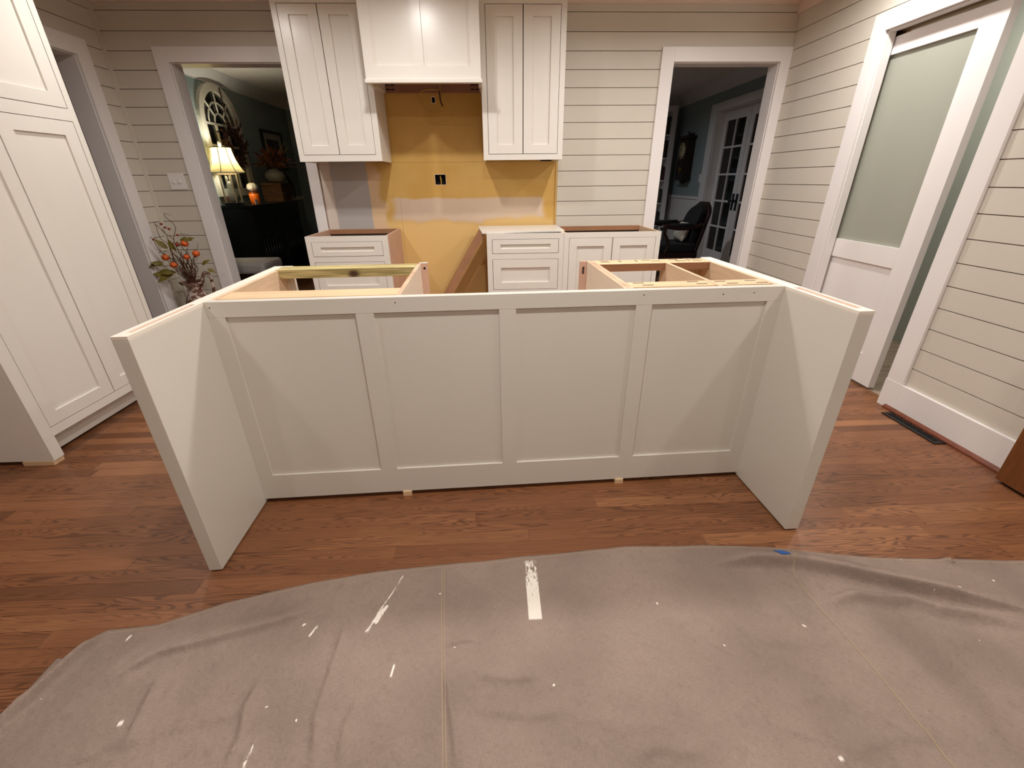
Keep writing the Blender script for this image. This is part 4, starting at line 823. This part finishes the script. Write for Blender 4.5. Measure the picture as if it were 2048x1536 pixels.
def french(n, a, c, lab, hs):
    t = thing('door_%d' % n, lab, 'door', (XS+.12, (a+c)/2, 0), kind='structure'); mp = mapXn(XS+.11)
    g0, g1 = a+.10, c-.10; zs = [.25, .60, .945, 1.29, 1.63, 1.97]; ym = (g0+g1)/2
    framed(t, mp, a+.002, c-.002, .01, 2.08, [(p, q, z0+.012, z1-.012) for z0, z1 in zip(zs, zs[1:]) for p, q in ((g0, ym-.012), (ym+.012, g1))], .04, 'door_frame', TRIM)
    for z0, z1 in zip(zs, zs[1:]):
        for p, q in ((g0, ym-.012), (ym+.012, g1)): obj('pane', MB(mp).box(p-.003, q+.003, z0+.009, z1-.009, -.024, -.018), DKGLASS, t)
    obj('handle_plate', MB(mp).box(hs-.025, hs+.025, .84, 1.05, .0005, .006), IRON, t); obj('knob', MB(mp).tube([(hs, .96, .006), (hs, .96, .035), (hs, .96, .04), (hs, .96, .06)], [.01, .01, .026, .02], 10), IRON, t)
french(2, 6.24, CY1, 'white french door leaf nearest the wall clock, with dark panes', 6.29); french(3, CY0, 6.238, 'white french door leaf farther from the wall clock, mostly hidden', 6.19)
# wall clock
t = thing('wall_clock', 'dark wooden pendulum wall clock in the sitting room', 'clock', (XS-.07, 7.69, 1.2)); kx0, kx1, ky0, ky1 = XS-.145, XS-.002, 7.53, 7.84
obj('case', MB().box(kx0+.012, kx1, ky0, ky1, 1.24, 1.80), MAHOG, t, .003); obj('cornice', MB().box(kx0-.02, kx1, ky0-.035, ky1+.035, 1.8005, 1.845), MAHOG, t, .006)
obj('crest', MB().box(kx1-.04, kx1, ky0+.07, ky1-.07, 1.8455, 1.885), MAHOG, t, .012); obj('finial', MB().lathe(kx1-.06, 7.685, [(.012, 1.8455), (.02, 1.865), (.012, 1.885), (.018, 1.90), (.003, 1.915)], 10), MAHOG, t)
obj('base_molding', MB().box(kx0-.01, kx1, ky0-.025, ky1+.025, 1.215, 1.2395), MAHOG, t, .005); obj('bracket', MB().lathe(kx1-.06, 7.685, [(.055, 1.2145), (.05, 1.19), (.02, 1.165), (.006, 1.15)], 14), MAHOG, t)
mp2 = mapXn(kx0+.012)
dl = obj('dial', MB(mp2).tube([(7.685, 1.64, .0005), (7.685, 1.64, .010)], .115, 28), mat('ivory_dial', (196, 184, 140), .5), t)
for i in range(12):
    a = i*math.pi/6; obj('numeral', MB(mp2).tube([(7.685+.082*math.sin(a), 1.64+.082*math.cos(a), .0108), (7.685+.104*math.sin(a), 1.64+.104*math.cos(a), .0108)], .004, 4), BLACK, dl)
obj('hand', MB(mp2).tube([(7.685, 1.64, .012), (7.735, 1.66, .012)], .004, 4), BLACK, dl); obj('hand', MB(mp2).tube([(7.685, 1.64, .0135), (7.665, 1.72, .0135)], .003, 4), BLACK, dl)
obj('pendulum_glass', MB(mp2).ring(7.55, 7.82, 1.26, 1.51, 7.575, 7.795, 1.285, 1.49, .0005, .008), MAHOG, t); obj('pendulum', MB(mp2).tube([(7.685, 1.37, .001), (7.685, 1.37, .006)], .05, 20), mat('brass', (150, 112, 50), .35, metal=.9), t)
t = thing('light_switch', 'white switch plate beside the sitting room french doors', 'light switch', (XS, 7.17, 1.243)); obj('plate', MB(mp).box(7.125, 7.215, 1.185, 1.30, 0, .006), TRIM, t, .002); obj('toggle', MB(mp).box(7.163, 7.177, 1.23, 1.255, .006, .014), TRIM, t)
# bookcase at the far wall
t = thing('bookcase', 'white built-in bookcase at the far end of the sitting room', 'bookcase', (2.55, YF-.16, 0))
for x in (2.06, 2.98): obj('upright', MB().box(x, x+.075, YF-.30, YF-.002, 0, 2.30), TRIM, t, .002)
obj('back', MB().box(2.136, 2.979, YF-.02, YF-.003, .02, 2.22), SAGE, t); obj('header', MB().box(2.136, 2.979, YF-.30, YF-.021, 2.22, 2.30), TRIM, t)
bc = [(84, 40, 34), (36, 40, 52), (30, 30, 30), (70, 56, 40), (44, 60, 48), (96, 84, 70)]
shz = (.06, .50, .86, 1.22, 1.56, 1.90)
for z in shz: obj('shelf', MB().box(2.136, 2.979, YF-.29, YF-.021, z-.02, z), TRIM, t)
names = ['dark red', 'navy', 'black', 'brown', 'green', 'tan']; ordn = ['lowest', 'second', 'third', 'fourth', 'fifth', 'top']
for zi, z in enumerate(shz[1:], 1):
    x = 2.972
    for q in range(2):
        w = rr.uniform(.03, .05); h = rr.uniform(.19, .27); ci = (zi*2+q) % 6
        bk = thing('book', '%s book, %s from the right on the %s bookcase shelf' % (names[ci], ('first', 'second')[q], ordn[zi]), 'book', (x-w/2, YF-.18, z+.0005), 0, 'books in the far bookcase')
        cm = mat('book_'+names[ci].replace(' ', '_'), bc[ci], .7); x0, x1 = x-w+.001, x-.001
        obj('cover', MB().ring(x0, x1, YF-.26, YF-.08, x0+.004, x1-.004, YF-.256, YF-.084, z+.0005, z+h), cm, bk); obj('pages', MB().box(x0+.0045, x1-.0045, YF-.255, YF-.085, z+.004, z+h-.004), CREAM, bk)
        x -= w+.002
# armchair
AX, AY = 2.45, 6.05
t = thing('armchair', 'dark carved wooden armchair with black upholstery in the sitting room', 'armchair', (AX, AY, 0)); c = lambda x, y_, z: (AX+x, AY+y_, z)
def bx(x0, x1, y0, y1, z0, z1): return MB().box(AX+x0, AX+x1, AY+y0, AY+y1, z0, z1)
obj('seat', bx(-.27, .24, -.25, .25, .36, .47), BLKFAB, t, .03); obj('seat_rail', bx(-.28, .25, -.27, .27, .29, .3595), MAHOG, t, .01)
def slab(name, x0, z0, x1, z1, wy, th, m, rows=6, bulge=0):
    b = MB(); Vv = []; 
    for i in range(rows+1):
        f = i/rows; wq = wy*(1-.0*f) if f < .72 else wy*math.sqrt(max(.06, 1-((f-.72)/.30)**2)); x = x0+(x1-x0)*f; z = z0+(z1-z0)*f
        Vv += [(AX+x-th-bulge*math.sin(math.pi*f), AY-wq, z), (AX+x-th-bulge*math.sin(math.pi*f), AY+wq, z), (AX+x, AY+wq, z), (AX+x, AY-wq, z)]
    fs = [(0, 1, 2, 3), tuple(4*rows+q for q in (3, 2, 1, 0))]+[(4*i+q, 4*i+(q+1) % 4, 4*i+4+(q+1) % 4, 4*i+4+q) for i in range(rows) for q in range(4)]
    return obj(name, b.add(Vv, fs), m, t, .008)
slab('back_frame', .245, .36, .385, .965, .265, .045, MAHOG, 10); slab('back_cushion', .20, .46, .335, .925, .215, .05, BLKFAB, 10, .03)
for s in (-1, 1):
    y_ = s*.27
    obj('arm', MB().tube(cat([c(.28, y_, .70), c(.12, y_, .672), c(-.05, y_, .665), c(-.22, y_, .69), c(-.28, y_, .66)], 5), .028, 8), MAHOG, t); obj('arm_pad', MB().tube([c(.14, y_, .695), c(-.16, y_, .695)], .030, 8), BLKFAB, t)
    obj('arm_support', MB().tube(cat([c(-.2, y_, .34), c(-.16, y_, .48), c(-.22, y_, .60), c(-.21, y_, .675)], 5), .02, 8), MAHOG, t)
    obj('leg', MB().tube(cat([c(-.25, s*.24, .30), c(-.285, s*.25, .2), c(-.25, s*.24, .08), c(-.28, s*.25, 0)], 5), [.032-.0009*i for i in range(16)], 8), MAHOG, t); obj('leg', MB().tube([c(.22, s*.23, .30), c(.32, s*.24, 0)], [.026, .02], 8), MAHOG, t)
t = thing('throw_pillow', 'crumpled white cushion on the dark armchair', 'cushion', c(.10, -.02, .47))
b = MB(); Vv = []; nn_ = 12
for s in (1, -1):
    for i in range(nn_+1):
        for j in range(nn_+1):
            u, v = i/nn_*2-1, j/nn_*2-1; e = max(0, (1-u**4)*(1-v**4))**.5
            q = Vector((-.05*s*e+.012*noise.noise(Vector((u*2, v*2, s))), u*.15, v*.12)); q.rotate(Matrix.Rotation(.35, 3, 'Y')); Vv.append((AX+.10+q.x, AY-.02+q.y, .60+q.z))
m_ = (nn_+1)**2
b.add(Vv, [(o_+i*(nn_+1)+j, o_+(i+1)*(nn_+1)+j, o_+(i+1)*(nn_+1)+j+1, o_+i*(nn_+1)+j+1) for o_ in (0, m_) for i in range(nn_) for j in range(nn_)], True)
obj('cushion', b, mat('ivory_throw', (196, 186, 168), .9, var=.12, scale=30), t)
# ------------------------------------------------------------------ ceiling can lights
GLOW = mat('can_lens', (255, 245, 230), .5, emit=(1, .86, .70), estr=14)
def can(x, y, w, label, col=WARM, size=.11, grp='recessed ceiling lights'):
    t = thing('recessed_light', label, 'ceiling light', (x, y, CZ), 0, grp)
    n = 28; b = MB(); ang = [2*math.pi*i/n for i in range(n)]
    Vv = [(x+r_*math.cos(a), y+r_*math.sin(a), z) for r_, z in ((.095, CZ-.0005), (.095, CZ-.005), (.070, CZ-.006), (.066, CZ-.0005)) for a in ang]
    b.add(Vv, [(i*n+q, i*n+(q+1) % n, (i+1)*n+(q+1) % n, (i+1)*n+q) for i in range(3) for q in range(n)], True); obj('trim_ring', b, TRIM, t)
    obj('lens', MB().lathe(x, y, [(.0655, CZ-.0008), (.0655, CZ-.0016)], 28), GLOW, t)
    L = bpy.data.lights.new('can', 'AREA'); L.shape = 'DISK'; L.size = size; L.energy = w; L.color = col; L.spread = math.radians(165)
    o = bpy.data.objects.new('can_light', L); COL.objects.link(o); o.parent = t; o.location = (0, 0, -.012); return t
ROWN = {2.60: 'in front of the range hood', 2.74: 'between the island and the range wall', .90: 'above the front of the island', -1.1: 'behind the photographer'}
for x, y_, w in CANS:
    side = 'on the left' if x < -1 else ('on the right' if x > 1 else ('right of the hood' if x > .5 else 'in the middle')); can(x, y_, w, 'round recessed ceiling light %s %s' % (ROWN[y_], side))
can(2.9, 2.75, 13, 'round recessed ceiling light in the room behind the sliding door', (1, .94, .84))
can(1.3, 6.3, 12, 'round recessed ceiling light in the sitting room', (.86, .92, 1))
